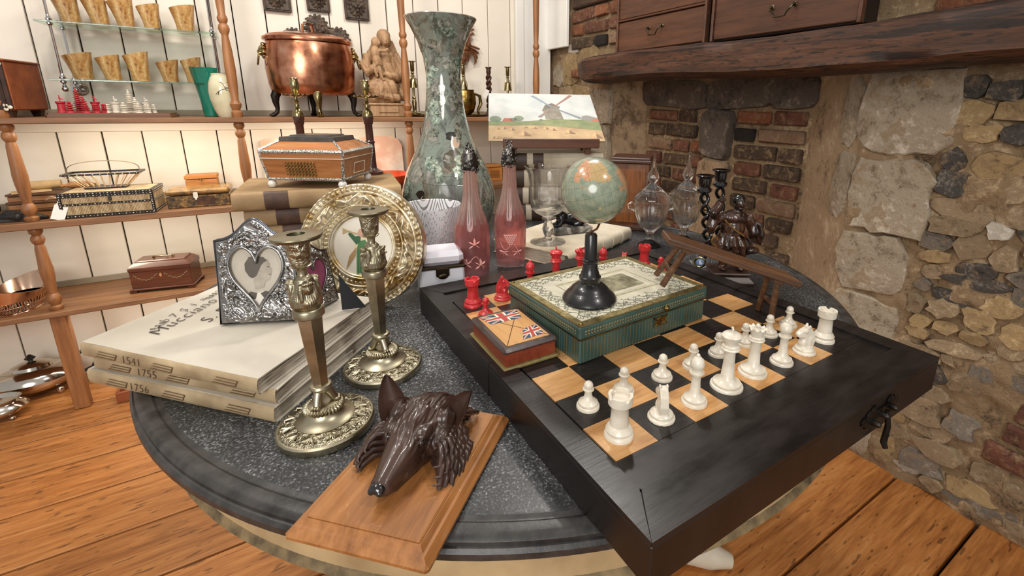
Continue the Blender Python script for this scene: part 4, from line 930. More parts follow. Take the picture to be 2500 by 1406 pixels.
# ------------------------------------------------------------------ chessmen
def chess_meshes():
    d = {}
    def base(r): return [(r, 0), (r, .0022), (r * .96, .0034), (r * .8, .0042), (r * .86, .0055), (r * .84, .007), (r * .6, .0095)]
    m = M(); m.lathe(base(.0135) + [(.0052, .0125), (.0042, .017), (.004, .0215), (.0066, .0226), (.0066, .0238), (.0036, .0246)], 28); m.ball((0, 0, .0278), .0054, 20, 12); d['pawn'] = m
    m = M(); n = 36
    m.lathe([(.0156, 0), (.0156, .003), (.0148, .0042), (.0134, .0055), (.0144, .0085), (.012, .0125), (.0102, .0142), (.0094, .024), (.0092, .035), (.0102, .0365), (.0118, .0378), (.0126, .0385), (.0128, .049), (.0098, .049), (.0096, .0445), (0, .0445)], n)
    m.v = [(x, y, .0458 if z > .0488 and (atan2(y, x) + .2) % (pi / 2) < .28 else z) for x, y, z in m.v]; d['rook'] = m
    m = M(); m.lathe(base(.0152) + [(.0062, .014), (.0052, .026), (.005, .037), (.0086, .0385), (.0086, .0402), (.0056, .0412), (.0052, .043), (.0078, .047), (.0082, .0505), (.0068, .0555), (.003, .0592)], 28); m.ball((0, 0, .0605), .0024); d['bishop'] = m
    m = M(); m.lathe(base(.0185) + [(.0078, .014), (.0066, .03), (.0062, .045), (.0098, .0465), (.0104, .048), (.0085, .0495), (.0094, .051), (.0075, .0525), (.0082, .057), (.0108, .0635), (.0098, .0638), (.006, .0632), (0, .0645)], 36)
    m.v = [(x, y, z + (.0016 * cos(9 * atan2(y, x)) if z > .0633 and x * x + y * y > .00008 else 0)) for x, y, z in m.v]; m.ball((0, 0, .0668), .0028); d['queen'] = m
    m = M(); m.lathe(base(.02) + [(.0082, .0145), (.0068, .032), (.0064, .049), (.0104, .0505), (.0114, .0522), (.0095, .054), (.0102, .0556), (.008, .0572), (.0086, .061), (.0118, .0665), (.0122, .069), (.009, .0722), (.003, .0735)], 36); m.box((0, 0, .0765), (.0034, .0022, .0075), .0005); m.box((0, 0, .0775), (.008, .0022, .0028), .0005); d['king'] = m
    out = {k: (v.mesh('chess_' + k), v.mesh('chess_' + k)) for k, v in d.items()}
    m = M(); prof = [(-.0085, .006), (-.0112, .019), (-.0095, .03), (-.0045, .0375), (.0, .0405), (.0022, .0395), (.003, .0375), (.0085, .034), (.014, .0285), (.0142, .0255), (.0115, .0235), (.0075, .0250), (.0035, .0225), (.0072, .016), (.0092, .006)]
    m.prism(prof, -.0048, .0048, Rx(pi / 2)); m.ball((.003, 0, .033), (.004, .0062, .004)); m.ball((.011, 0, .0275), (.0045, .005, .0042)); m.ball((-.001, .004, .04), (.0022, .0016, .0032)); m.ball((-.001, -.004, .04), (.0022, .0016, .0032)); m.ball((.004, 0, .014), (.006, .0066, .009)); m.ball((-.004, 0, .018), (.005, .0062, .014)); m.lathe(base(.0155) + [(.0, .0098)], 30)
    me = sculpt(m, .0009, 2); out['knight'] = (me, me.copy()); return out
def build_chessmen():
    mm = chess_meshes(); mw = mat('white_ivory', '#cfc6b4', .3, col2='#e4dccc', ns=40, coat=.3); mr = mat('red_ivory', '#b5262b', .33, col2='#cf3a3c', ns=40, coat=.3)
    for k, (a, b) in mm.items(): a.materials.clear(); b.materials.clear(); a.materials.append(mw); b.materials.append(mr)
    back = ['rook', 'knight', 'bishop', 'king', 'queen', 'bishop', 'knight', 'rook']; z = ZB - .003
    side = lambda i: 'nearer the wolf head plaque' if i < 4 else 'nearer the fireplace'
    def put(k, c, i, j, lab, rz=0, dx=0, dy=0):
        o = part(None, 'chess_' + k, mm[k][c], None); o.location = (QX + (i + .5) * Q + dx, QY + (j + .5) * Q + dy, z); o.rotation_euler = (0, 0, rz)
        tag(o, lab, 'chess piece', ('white' if not c else 'red') + ' chessmen on the inlaid board')
    turn = {1: 1.05, 6: 2.6}
    for i, k in enumerate(back):
        put(k, 0, i, 0, 'white chess %s on the board%s' % (k, '' if k in ('king', 'queen') else ' ' + side(i)), turn.get(i, .3 * i), random.uniform(-.003, .003), random.uniform(-.003, .003))
        put('pawn', 0, i, 1, '%s white chess pawn counted from the wolf head side' % ordinal(i), 0, random.uniform(-.003, .003), random.uniform(-.003, .003))
        lab = 'red chess %s on the far edge of the board' % k if k in ('king', 'queen') else 'red chess %s on the far rank %s' % (k, 'beside the gilt frame' if i < 1 else 'near the red glass bottles' if i < 4 else 'near the glass jars')
        put(k, 1, i, 7, lab, {1: -.6, 6: -2.4}.get(i, .4 * i), -.004, -.002)
    put('pawn', 1, 0, 6, 'red chess pawn beside the flag topped box', 0, -.003, .002); put('pawn', 1, 7, 6, 'red chess pawn half hidden behind the tilted bench', 0, .004, .012)
build_chessmen()

# ================================================================== VELLUM VOLUMES
def book_mesh_parts(L, D, H, skew=0, deckle=0.0, seed=1):
    """spine along x at -y; returns cover, pages"""
    random.seed(seed); sk = lambda x, y, z: (x + skew * (y + D / 2), y, z)
    c = M(); t = .0016
    for z in (0, H - t):
        n = 14; v = []; f = []
        for i in range(n + 1):
            for j in range(7):
                x = -L / 2 + L * i / n; y = -D / 2 + D * j / 6; e = .0015 * mnoise.noise(Vector((x * 14, y * 14, seed + z * 50))) * (1 if z else 0)
                ex = .0022 * mnoise.noise(Vector((i * .9, j * .9, seed))) if i in (0, n) or j == 6 else 0
                v += [sk(x + ex, y + ex, z + e), sk(x + ex, y + ex, z + t + e)]
        id_ = lambda i, j, k: (i * 7 + j) * 2 + k
        for i in range(n):
            for j in range(6): f.append((id_(i, j, 1), id_(i + 1, j, 1), id_(i + 1, j + 1, 1), id_(i, j + 1, 1))); f.append((id_(i, j, 0), id_(i, j + 1, 0), id_(i + 1, j + 1, 0), id_(i + 1, j, 0)))
            f.append((id_(i, 0, 0), id_(i + 1, 0, 0), id_(i + 1, 0, 1), id_(i, 0, 1))); f.append((id_(i, 6, 1), id_(i + 1, 6, 1), id_(i + 1, 6, 0), id_(i, 6, 0)))
        for j in range(6): f.append((id_(0, j, 1), id_(0, j + 1, 1), id_(0, j + 1, 0), id_(0, j, 0))); f.append((id_(n, j, 0), id_(n, j + 1, 0), id_(n, j + 1, 1), id_(n, j, 1)))
        c.add(v, f)
    sp = M(); n = 20; v = []; f = []
    for i in range(n + 1):
        for j in range(6):
            x = -L / 2 + L * i / n; a = j / 5 * pi; y = -D / 2 - .0035 * sin(a) - .0006 * mnoise.noise(Vector((x * 40, j, seed))); z = H * (.5 - .5 * cos(a)) if True else 0
            v.append(sk(x, y, z))
    for i in range(n):
        for j in range(5): f.append((i * 6 + j, (i + 1) * 6 + j, (i + 1) * 6 + j + 1, i * 6 + j + 1))
    sp.add(v, f)
    leaves = []; k = 9
    for q in range(k):
        z0 = t + (H - 2 * t) * q / k; z1 = t + (H - 2 * t) * (q + 1) / k - .0004; p = []; nn = 26
        pts = [(-L / 2 + .003, -D / 2)] + [(-L / 2 + .003 + deckle * random.random() * .7, -D / 2 + D * i / 12) for i in range(1, 12)]
        pts += [(-L / 2 + .004 + (L - .008) * i / nn, D / 2 - .002 - deckle * random.random()) for i in range(nn + 1)] + [(L / 2 - .003 - deckle * random.random() * .8, D / 2 - D * i / 14) for i in range(1, 14)] + [(L / 2 - .003, -D / 2)]
        m = M(); m.prism([(x + skew * (y + D / 2), y) for x, y in reversed(pts)], z0, z1); leaves.append(m)
    return c, sp, leaves
m_vel = mat('vellum', '#a89f90', .65, col2='#c4bcae', ns=5, bump=.15, bs=50); m_velsp = mat('vellum_spine', '#8f7a5c', .7, col2='#b8a380', ns=14, bump=.25, bs=70); m_page = mat('rag_paper', '#a89e90', .85, col2='#cfc6b8', ns=30, stretch=(1, 1, 8))
m_ink = mat('brown_ink', '#33261a', .7)
BYAW, BSK = -.83, -.105
def build_volumes():
    e1 = Vector((cos(BYAW), sin(BYAW), 0)); e2 = Vector((-sin(BYAW), cos(BYAW), 0))
    top = None; z = ZT
    spec = [(.316, .245, .0215, 'lowest white vellum volume lettered 1756 under the other two', '1756', Vector((.002, -.004, 0)), 0), (.302, .245, .019, 'middle white vellum volume lettered 1755 in the stack', '1755', Vector((.004, .002, 0)), .01), (.304, .248, .0205, 'topmost white vellum volume with handwritten cover under the heart frames', '1541', Vector((-.006, 0, 0)), -.02)]
    front = Vector((-.023, .610, 0))
    for k, (L, D, H, lab, num, off, dyaw) in enumerate(spec):
        c0 = front - e1 * (L / 2) + e2 * (D / 2) + off
        r = thing('vellum_volume', lab, 'book', (c0.x, c0.y, z), BYAW + dyaw, group='stacked vellum volumes')
        c, sp, lv = book_mesh_parts(L, D, H, BSK, .004, k + 2)
        part(r, 'cover', c, m_vel, 40); part(r, 'spine', sp, m_velsp, 50)
        for m in lv: part(r, 'leaf_block', m, m_page)
        me = text_mesh(num, .0165, .0002, .1, 1.1, -.026); part(r, 'spine_date', me, mat('faded_ink', '#4a3826', .7), mx=T(-L / 2 + .078, -D / 2 - .0042, H * .5 - .0055) @ Rx(pi / 2))
        for x in (-.105, -.005, .1):
            st = M()
            for q in range(3): st.tube([(x - .018 + .004 * q, -D / 2 - .0036 - .0006, H * (.3 + .2 * q)), (x + .018 + .002 * q, -D / 2 - .0036 - .0006, H * (.28 + .2 * q))], .0006, 5)
            st.tube([(x + .018, -D / 2 - .0042, H * .28), (x + .0235, -D / 2 - .0042, H * .7)], .0006, 5)
            part(r, 'stitching', st, mat('stitch_thread', '#6b5236', .8))
        if k == 2:
            for txt, size, x, y, sp_ in (('Mucciano,o', .030, -.0735, -.0812, 1.08), ('1 7 S 1 =', .021, -.104, -.052, 1.2), ('S. D.', .030, -.045, -.03, 1.1)):
                part(r, 'cover_lettering', text_mesh(txt, size, .00015, .3, sp_), m_ink, mx=T(x, y, H + .0012) @ Rz(1.86))
            for x0, y0 in ((-.098, -.072), (-.132, .035)):
                part(r, 'pen_flourish', M().tube([(x0 - .004 * sin(a * .5) - .0003 * a, y0 + .0042 * cos(a * .5) + .0007 * a, H + .0014) for a in range(44)], .0004, 4), m_ink)
        z += H + .0006
    r = thing('thin_pamphlet', 'thin pale pamphlet lying under the volumes beside the near brass candlestick', 'book', (.018, .718, ZT), .75)
    part(r, 'pages', M().box((0, 0, .005), (.11, .08, .008)), m_page); part(r, 'cover', M().box((0, 0, .0097), (.112, .082, .0014)), m_vel)
    return z
ZV = build_volumes()

# ================================================================== DOUBLE HEART FRAME
def heart(s, n=44, cx=0, cz=0, a=1.0, b=1.0):
    p = []
    for i in range(n):
        u = 2 * pi * i / n; x = 16 * sin(u) ** 3; y = 13 * cos(u) - 5 * cos(2 * u) - 2 * cos(3 * u) - cos(4 * u); p.append((cx + a * s * x / 16, cz + b * s * (y + 2.5) / 15))
    return p
def inside(p, poly):
    x, y = p; c = False; n = len(poly)
    for i in range(n):
        (x1, y1), (x2, y2) = poly[i], poly[i - 1]
        if (y1 > y) != (y2 > y) and x < (x2 - x1) * (y - y1) / (y2 - y1) + x1: c = not c
    return c
m_silver = mat('repousse_silver', '#aaa8a6', .24, 1.0, col2='#7d7b79', ns=60)
def build_heart_frame():
    w, h = .106, .128
    top = lambda x: h + .022 * exp(-(x / .022) ** 2) - .0 + .004 * cos(x / .017)
    def relief(x, z, hp):
        q = Vector((x * 82, z * 82, 1.7)); wv = mnoise.noise(q * .5) * 2.6
        a = mnoise.noise(Vector((q.x + wv, q.y - wv, 4.2))); b = mnoise.noise(q * 2.1 + Vector((wv, 0, 0)))
        return .0046 * (1 - min(1, abs(a) * 3.6)) + .0012 * (1 - min(1, abs(b) * 3))
    hp = heart(.037, 60, .001, .065, 1.0, 1.36); hm = heart(.0415, 60, .001, .0645, 1.0, 1.36)
    def plate():
        nx, nz = 128, 176; v = []; f = []; idx = {}
        for i in range(nx + 1):
            for k in range(nz + 1):
                x = -w / 2 + w * i / nx; z = top(x) * k / nz
                if inside((x, z), hp): continue
                ed = min(x + w / 2, w / 2 - x, z, top(x) - z); d = relief(x, z, hp) * min(1, max(0, (ed - .003) / .006))
                if inside((x, z), hm): d = .001
                idx[i, k] = len(v); v.append((x, -.006 - d + (.004 if ed < .0015 else 0), z))
        for i in range(nx):
            for k in range(nz):
                q = [(i, k), (i + 1, k), (i + 1, k + 1), (i, k + 1)]
                if all(a in idx for a in q): f.append(tuple(idx[a] for a in q))
        m = M(); m.add(v, f); return m
    me = plate().mesh('repousse_plate', 180)
    cx = Vector((-.076, .803, 0)); 
    a1 = atan2(.758 - .803, .024 + .076); a2 = .62
    r = thing('heart_photo_frame', 'double embossed silver heart frame with a portrait standing on the volumes', 'photo frame', (-.026, .781, ZV + .0012), a1)
    mback = mat('frame_velvet', '#1b1c22', .8)
    ph = mat('photo_paper', '#a9a193', .6, col2='#c2baab', ns=9); pd = mat('photo_dark', '#4a433c', .6, col2='#5c554c', ns=40); pm = mat('photo_mid', '#8f8678', .6, col2='#b0a798', ns=40); pl = mat('photo_light', '#d8d2c6', .6)
    lean = Rx(-.16)
    def panel(mx, pic):
        P = part(r, 'frame_panel', me, m_silver, mx=mx)
        part(P, 'heart_bead', M().tube([(x, -.0075, z) for x, z in hp], .0023, 8, closed=True), m_silver, 60)
        part(P, 'edge_bead', M().tube([(-w / 2, -.004, .001), (w / 2, -.004, .001), (w / 2, -.004, top(w / 2))] + [(w / 2 - w * i / 24, -.004, top(w / 2 - w * i / 24)) for i in range(1, 25)], .0022, 8, closed=True), mat('dark_silver', '#5e6068', .3, 1.0), 60)
        part(P, 'backing', M().prism([(-w / 2, 0), (w / 2, 0)] + [(w / 2 - w * i / 16, top(w / 2 - w * i / 16)) for i in range(17)], 0, .006, Rx(pi / 2) @ T(0, 0, -.003)), mback)
        return P
    P = panel(lean, 1)
    SCL = lambda poly: [(x * 1.12 + .003, (z - .08) * 1.12 + .072) for x, z in poly]
    F = lambda poly, y, m, nm: part(P, nm, M().prism(poly if poly is hp else SCL(poly), 0, .00012, T(0, y, 0) @ Rx(pi / 2)), m)
    F(hp, -.0036, ph, 'photograph')
    hair = [(-.012, .078), (-.0165, .086), (-.0165, .095), (-.011, .1035), (-.002, .1045), (.006, .103), (.011, .098), (.007, .0965), (.003, .092), (.000, .085), (-.003, .079), (-.008, .0755)]
    face = [(.011, .1), (.0135, .094), (.0135, .09), (.0165, .0855), (.0145, .0835), (.015, .080), (.0135, .0775), (.0125, .073), (.007, .071), (.005, .063), (-.006, .06), (-.007, .072), (-.003, .08), (.0, .088), (.004, .096)]
    should = [(-.02, .049), (-.012, .058), (-.004, .0555), (.006, .058), (.013, .056), (.016, .048), (.012, .036), (.003, .026), (-.008, .034)]
    F(should, -.0039, pl, 'photo_dress'); F([(-.02, .049), (-.012, .058), (-.004, .0555), (-.006, .048), (-.014, .046)], -.0041, pd, 'photo_collar'); F([(.0, .055), (.006, .058), (.013, .056), (.014, .049), (.005, .047)], -.0041, pd, 'photo_collar'); F(face, -.0043, pm, 'photo_face'); F(hair, -.0045, pd, 'photo_hair')
    F([(.0105, .0895), (.013, .0893), (.0128, .0905), (.0105, .0908)], -.0046, pd, 'photo_eye'); F([(.0115, .0795), (.0145, .0795), (.0142, .0802), (.0118, .0803)], -.0046, pd, 'photo_mouth')
    Q2 = panel(T(w / 2 + .001, .006, 0) @ Rz(a2 - a1 + .12) @ T(w / 2 * .7 + .001, 0, 0) @ S(.7) @ lean, 0)
    part(Q2, 'photograph', M().prism(hp, 0, .0001, T(0, -.0036, 0) @ Rx(pi / 2)), mat('rose_silk', '#7d3550', .6, col2='#96506a', ns=20))
    part(r, 'easel_strut', M().prism([(0, 0), (.035, 0), (.0, .06)], -.0012, .0012, T(.105, .03, 0) @ Rz(.2) @ Rx(pi / 2)), mback)
build_heart_frame()

# ================================================================== GILT ROUND FRAME
m_gilt = mat('worn_gilding', '#a98d5c', .34, .85, col2='#e3d9c2', ns=24, ramp=(.38, .58))
def build_gilt_frame():
    ang = -.5738; R0, R1 = .060, .119
    r = thing('round_gilt_frame', 'round carved gilt frame with a painted angel behind the candlesticks', 'picture frame', (.137, .912, ZT), rot=(-.2, 0, ang))
    n, k = 360, 52; v = []; f = []
    for a in range(n):
        th = 2 * pi * a / n
        for i in range(k + 1):
            q = i / k; rr = R0 + (R1 - R0) * q
            if q < .10: hgt = .006 + .004 * sin(q / .10 * pi)
            elif q < .26: u = (q - .10) / .16; hgt = .003 + .007 * sin(u * pi) * abs(sin(th * 26)) ** .8
            elif q < .34: hgt = .009 + .002 * sin((q - .26) / .08 * pi)
            elif q < .68:
                u = (q - .34) / .34; p = Vector((cos(th) * rr * 60, sin(th) * rr * 60, 0))
                leaf = abs(sin(th * 17 + (u - .5) * 5 * (1 if sin(th * 8.5) > 0 else -1))); hgt = .006 + .015 * sin(u * pi) ** .7 * (.3 + .7 * leaf) + .006 * mnoise.noise(p * 1.3)
            elif q < .78: hgt = .010 + .002 * sin((q - .68) / .1 * pi)
            elif q < .9: u = (q - .78) / .12; hgt = .008 + .006 * sin(u * pi) * abs(sin(th * 34)) ** .8
            else: u = (q - .9) / .1; hgt = .010 + .003 * sin(u * pi) - .008 * max(0, u - .6) * (1) + .001 * sin(th * 60)
            v.append((rr * cos(th), -hgt, R1 + rr * sin(th)))
        v.append((R1 * cos(th), .008, R1 + R1 * sin(th)))
    k2 = k + 2
    for a in range(n):
        b = (a + 1) % n
        for i in range(k2 - 1): f.append((a * k2 + i, a * k2 + i + 1, b * k2 + i + 1, b * k2 + i))
    m = M(); m.add(v, f); part(r, 'carved_frame', m, m_gilt, 80)
    part(r, 'inner_ring', M().torus((0, 0, 0), .0595, .0035, 64, 10, T(0, -.005, R1) @ Rx(pi / 2)), m_gilt)
    part(r, 'back_board', M().lathe([(0, -.006), (R1 - .004, -.006), (R1 - .004, .002), (0, .002)], 64, T(0, 0, R1) @ Rx(pi / 2)), mat('back_board_wood', '#4c3521', .8))
    pic = part(r, 'painted_panel', M().lathe([(0, 0), (.06, 0), (.06, .001), (0, .001)], 48, T(0, -.0032, R1) @ Rx(pi / 2)), mat('ivory_panel', '#d8cfbe', .5, col2='#e6dfd1', ns=12))
    P = lambda poly, y, c, nm: part(pic, nm, M().prism([(a, b + R1) for a, b in poly], 0, .00015, T(0, y, 0) @ Rx(pi / 2)), mat('paint_' + nm, c, .6, col2=c, ns=5))
    P([(-.012, -.054), (.012, -.05), (.012, .002), (.004, .012), (-.008, .008), (-.012, -.01)], -.0046, '#4b7a4a', 'green_dress'); P([(-.02, .012), (-.012, .002), (-.004, .008), (-.004, .02), (-.014, .018), (-.024, .026), (-.028, .022)], -.0048, '#36603e', 'green_sleeve')
    P([(-.006, .018), (.004, .016), (.008, .026), (.002, .034), (-.006, .032), (-.01, .026)], -.005, '#c79a83', 'angel_face'); P(ngon(20, .017), -.0044, '#d9c9a4', 'halo'); 
    P([(-.03, .026), (-.008, .021), (-.008, .023), (-.03, .03), (-.038, .034), (-.038, .022)], -.0052, '#b49a6a', 'trumpet'); P([(-.012, -.002), (-.014, -.02), (-.032, -.046), (-.026, -.02)], -.0047, '#a8865c', 'near_wing'); P([(.012, 0), (.03, -.02), (.04, -.046), (.016, -.028)], -.0047, '#a8865c', 'far_wing')
    for i in range(5): P([(-.009 + .0045 * i, -.05), (-.0082 + .0045 * i, -.05), (-.0086 + .0042 * i, 0)], -.0049, '#2f5a38', 'dress_fold')
build_gilt_frame()

# ================================================================== BRASS CANDLESTICKS
m_obr = mat('antique_brass', '#bdb49c', .36, 1.0, col2='#938a72', ns=30)
def build_candlesticks():
    t = NT('chased_brass'); v = t.coords(); n = t.noise(v, 260, 2, .6, .5); w_ = t.voronoi(v, 110); t.color(t.ramp(n, [(.35, '#857c65'), (.65, '#c6bea6')])); t.set(metal=1.0, rough=.3); t.bump(t.math('ADD', n, w_), .9, .003); mch = t.m
    r = thing('brass_candlestick', 'near tall brass candlestick with female busts beside the wolf head', 'candlestick', (.030, .566, ZT), rot=(0, -.028, -.5), group='pair of brass candlesticks')
    part(r, 'base_plate', M().lathe([(.0535, 0), (.0545, .002), (.0545, .0085), (.053, .0105), (.0515, .0108), (0, .0108)], 72), m_obr)
    part(r, 'chased_band', M().lathe([(.0515, .0106), (.05, .0118), (.034, .0142), (.0325, .0142), (.0325, .011)], 72, cap=False), mch)
    pal = M()
    for i in range(12):
        a = 2 * pi * i / 12
        for q in range(-3, 4): pal.tube([(.037, 0, .0142), (.043 + .001 * abs(q), .0016 * q, .0142), (.0475 - .001 * abs(q), .0026 * q, .0128)], [.0006, .0009, .0007], 5, Rz(a))
    part(r, 'palmette_relief', pal, m_obr, kind='stuff')
    part(r, 'dome', M().lathe([(.0325, .0135), (.033, .0155), (.030, .0175), (.024, .02), (.02, .0255), (.0195, .027)], 56, cap=False), m_obr)
    g = M()
    for i in range(34): a = 2 * pi * i / 34; g.ball((.0185 * cos(a), .0185 * sin(a), .0305), (.0052, .0022, .0042), 8, 6, Rz(a))
    g.lathe([(.016, .0265), (.0195, .0285), (.0195, .0325), (.0165, .0345), (0, .0345)], 40); part(r, 'gadroon_ring', g, m_obr, 50)
    for i in range(3):
        a = 2 * pi * i / 3 + .4; p = M().tube([(.004, 0, .054), (.009, 0, .046), (.012, 0, .038), (.0145, 0, .0362)], [.006, .0052, .005, .0042], 8, Rz(a))
        for q in (-1, 0, 1): p.ball((0, 0, 0), (.0045, .0017, .0022), 8, 6, Rz(a) @ T(.0155, q * .0032, .0365))
        part(r, 'paw_foot', p, m_obr, 60)
    part(r, 'collar', M().lathe([(.006, .046), (.008, .05), (.0118, .054), (.0125, .0565), (.0115, .059), (.0075, .0605)], 32), m_obr)
    part(r, 'hexagonal_shaft', M().lathe([(.0088, .058), (.0142, .146), (.0142, .147)], 6), m_obr, 20)
    part(r, 'capital_ring', M().lathe([(.0148, .146), (.0165, .148), (.0168, .1545), (.0155, .157), (.0138, .158)], 36), m_obr)
    b = M(); b.lathe([(.013, .157), (.0168, .162), (.0165, .17), (.012, .182), (.0095, .192), (.006, .196)], 24)
    for i in range(3):
        a = 2 * pi * i / 3 - .9; mx = Rz(a)
        b.ball((0, 0, 0), (.0062, .006, .0078), 12, 8, mx @ T(.0115, 0, .1835)); b.ball((0, 0, 0), (.0062, .0082, .006), 12, 8, mx @ T(.0125, 0, .1665)); b.ball((0, 0, 0), (.0022, .0014, .0022), 8, 6, mx @ T(.0182, 0, .1825)); b.ball((0, 0, 0), (.0026, .0066, .0024), 10, 6, mx @ T(.0155, 0, .189))
        for s_ in (-1, 1): b.tube([(.0115, s_ * .0055, .188), (.0115, s_ * .0072, .18), (.0128, s_ * .0066, .171), (.014, s_ * .004, .165)], [.0028, .0031, .0029, .0018], 8, mx)
    part(r, 'bust_capital', sculpt(b, .0008, 1, lambda co, n: .00025 * sin(atan2(co.y, co.x) * 46)), m_obr)
    part(r, 'neck', M().lathe([(.0065, .194), (.0048, .198), (.0055, .203), (.0105, .206), (.0112, .2075), (.009, .209)], 28), m_obr)
    u = part(r, 'nozzle', M().lathe([(.009, .208), (.0108, .2115), (.0115, .22), (.0128, .232), (.0132, .2345)], 40), mch)
    part(r, 'drip_pan', M().lathe([(.0125, .2335), (.0245, .2375), (.0262, .2405), (.0255, .242), (.0135, .2435), (.0092, .2432), (.0088, .236), (0, .236)], 56), mat('pan_brass', '#98917b', .36, 1.0, col2='#7b745e', ns=30))
    part(r, 'old_wax', M().lathe([(.0086, .2362), (.004, .2366), (0, .2372)], 20), mat('green_wax', '#4d7a52', .5, col2='#2c4a33', ns=60))
    copy_tree(r, (.118, .664, ZT), None, 'far tall brass candlestick with female busts in front of the gilt frame').rotation_euler = (0, -.006, .35)
build_candlesticks()

# ================================================================== WOLF PLAQUE
def build_wolf():
    yaw = .77; r = thing('wolf_head_plaque', 'carved dark wolf head mounted on a moulded wooden board', 'plaque', (.099, .436, ZT), yaw)
    mb = wood('plaque_maple', '#6f4321', '#a06a3a', '#b37f4d', axis=0, scale=.8, rough=.33, coat=.4, bump=.06, spots=.25); L, Wd = .205, .142
    part(r, 'board', M().box((0, 0, .0045), (L, Wd, .009), .003), mb)
    part(r, 'moulding', M().frustum((L - .006, Wd - .006), (L - .012, Wd - .012), .009, .0125).frustum((L - .018, Wd - .018), (L - .026, Wd - .026), .0125, .0165), mb, 20)
    part(r, 'face_board', M().box((0, 0, .0172), (L - .028, Wd - .028, .003), .0012), mb)
    z0 = .018; mw = mat('wolf_wood', '#2a1a14', .34, col2='#4d362c', ns=26, ramp=(.3, .72), coat=.25)
    m = M()
    m.ball((.028, 0, z0 + .022), (.042, .038, .028)); m.ball((.012, 0, z0 + .032), (.028, .028, .019)); m.ball((.05, 0, z0 + .016), (.03, .036, .024))
    m.tube([(.02, 0, z0 + .03), (-.004, 0, z0 + .029), (-.024, 0, z0 + .023), (-.042, 0, z0 + .018), (-.055, 0, z0 + .0155)], [.027, .0215, .017, .0138, .0105], 18); m.tube([(.01, 0, z0 + .010), (-.02, 0, z0 + .008), (-.046, 0, z0 + .0065)], [.024, .0155, .0095], 12); m.ball((-.0555, 0, z0 + .0155), (.0095, .0112, .010)); m.ball((-.046, 0, z0 + .0065), (.009, .009, .006)); m.ball((-.052, .006, z0 + .012), (.008, .005, .006)); m.ball((-.052, -.006, z0 + .012), (.008, .005, .006))
    for s_ in (-1, 1):
        m.ball((-.004, s_ * .0165, z0 + .0395), (.013, .0085, .006)); m.ball((.012, s_ * .027, z0 + .02), (.02, .014, .018)); m.ball((-.022, s_ * .010, z0 + .013), (.02, .008, .009)); m.ball((.024, s_ * .026, z0 + .038), (.014, .012, .012))
    locks = M(); random.seed(11)
    for s_ in (-1, 1):
        for lay, (R_, zz, th_, n_) in enumerate(((.026, .006, .0042, 19), (.0235, .0125, .004, 17), (.020, .019, .0038, 16), (.016, .026, .0034, 14))):
            for q in range(n_):
                a = -.75 + 2.5 * (q + .3 * lay) / (n_ - 1); c, d = sin(a), cos(a); R = R_ * random.uniform(.85, 1.15)
                p0 = Vector((.012 + .026 * c, s_ * (.02 + .010 * d), z0 + zz)); p1 = p0 + Vector((c * R * .5 - .002, s_ * d * R * .6, .003)); p2 = p0 + Vector((c * R * .85 - .007, s_ * d * R * .95, -.001)); p3 = p0 + Vector((c * R * .9 - .013, s_ * d * R * 1.0, -.007)); p4 = p3 + Vector((-.004, -s_ * .0055, .001))
                locks.tube([p0, p1, p2, p3, p4], [th_, th_ * 1.05, th_ * .9, th_ * .55, .0006], 8, flat=.75)
    for lay in range(3):
        for q in range(10):
            y = -.034 + .0075 * q; zz = z0 + .04 - .007 * lay - abs(y) * .35; x = .034 + .011 * lay
            locks.tube([(x, y, zz), (x + .011, y * 1.06 + .001, zz + .002), (x + .02, y * 1.1 - .002, zz - .005), (x + .025, y * 1.1, zz - .012)], [.0045, .0046, .0035, .0006], 8, flat=.75)
    part(r, 'fur_locks', locks, mw, 60, kind='stuff')
    fur = lambda co, n: .0024 * mnoise.noise(Vector((co.x * 45 + co.z * 20, co.y * 230, co.z * 60))) * min(1, max(.14, (co.x + .035) / .035)) + .0008 * mnoise.noise(Vector((co.x * 90, co.y * 420, co.z * 120))) * min(1, max(0, (co.x + .04) / .03))
    part(r, 'head', sculpt(m, .001, 1, fur), mw)
    def ear(s_):
        v = []; f = []; n, k = 14, 10
        for side in (0, 1):
            for i in range(n + 1):
                u = i / n; wd = .0185 * (1 - u) ** .55 * (.75 + .6 * u * (1 - u) * 1.6) + .0004
                for j in range(k + 1):
                    a = -1 + 2 * j / k; dep = .016 * (1 - a * a) * (1 - u * .75)
                    p = Vector((dep - .003 + .0022 * side, a * wd, u * .046)); v.append(p)
        o = (n + 1) * (k + 1)
        for i in range(n):
            for j in range(k):
                q = (i * (k + 1) + j, i * (k + 1) + j + 1, (i + 1) * (k + 1) + j + 1, (i + 1) * (k + 1) + j); f.append(q); f.append(tuple(o + e for e in reversed(q)))
            for j in (0, k): q = (i * (k + 1) + j, (i + 1) * (k + 1) + j, o + (i + 1) * (k + 1) + j, o + i * (k + 1) + j); f.append(q if j == 0 else tuple(reversed(q)))
        e = M(); e.add(v, f, T(.016, s_ * .0285, z0 + .034) @ Rx(-s_ * (.42 if s_ > 0 else .62)) @ Ry(.32) @ Rz(s_ * .45)); return e
    for s_ in (-1, 1):
        part(r, 'ear', ear(s_), mw, 60); part(r, 'eye', M().ball((-.0135, s_ * .0185, z0 + .034), .0042), mat('wolf_eye', '#1a0f0c', .12, coat=1.0))
        part(r, 'eyelid', M().tube([(-.0205, s_ * .0165, z0 + .0345), (-.0145, s_ * .0205, z0 + .0395), (-.0065, s_ * .0225, z0 + .037)], [.0003, .0019, .0003], 7), mw)
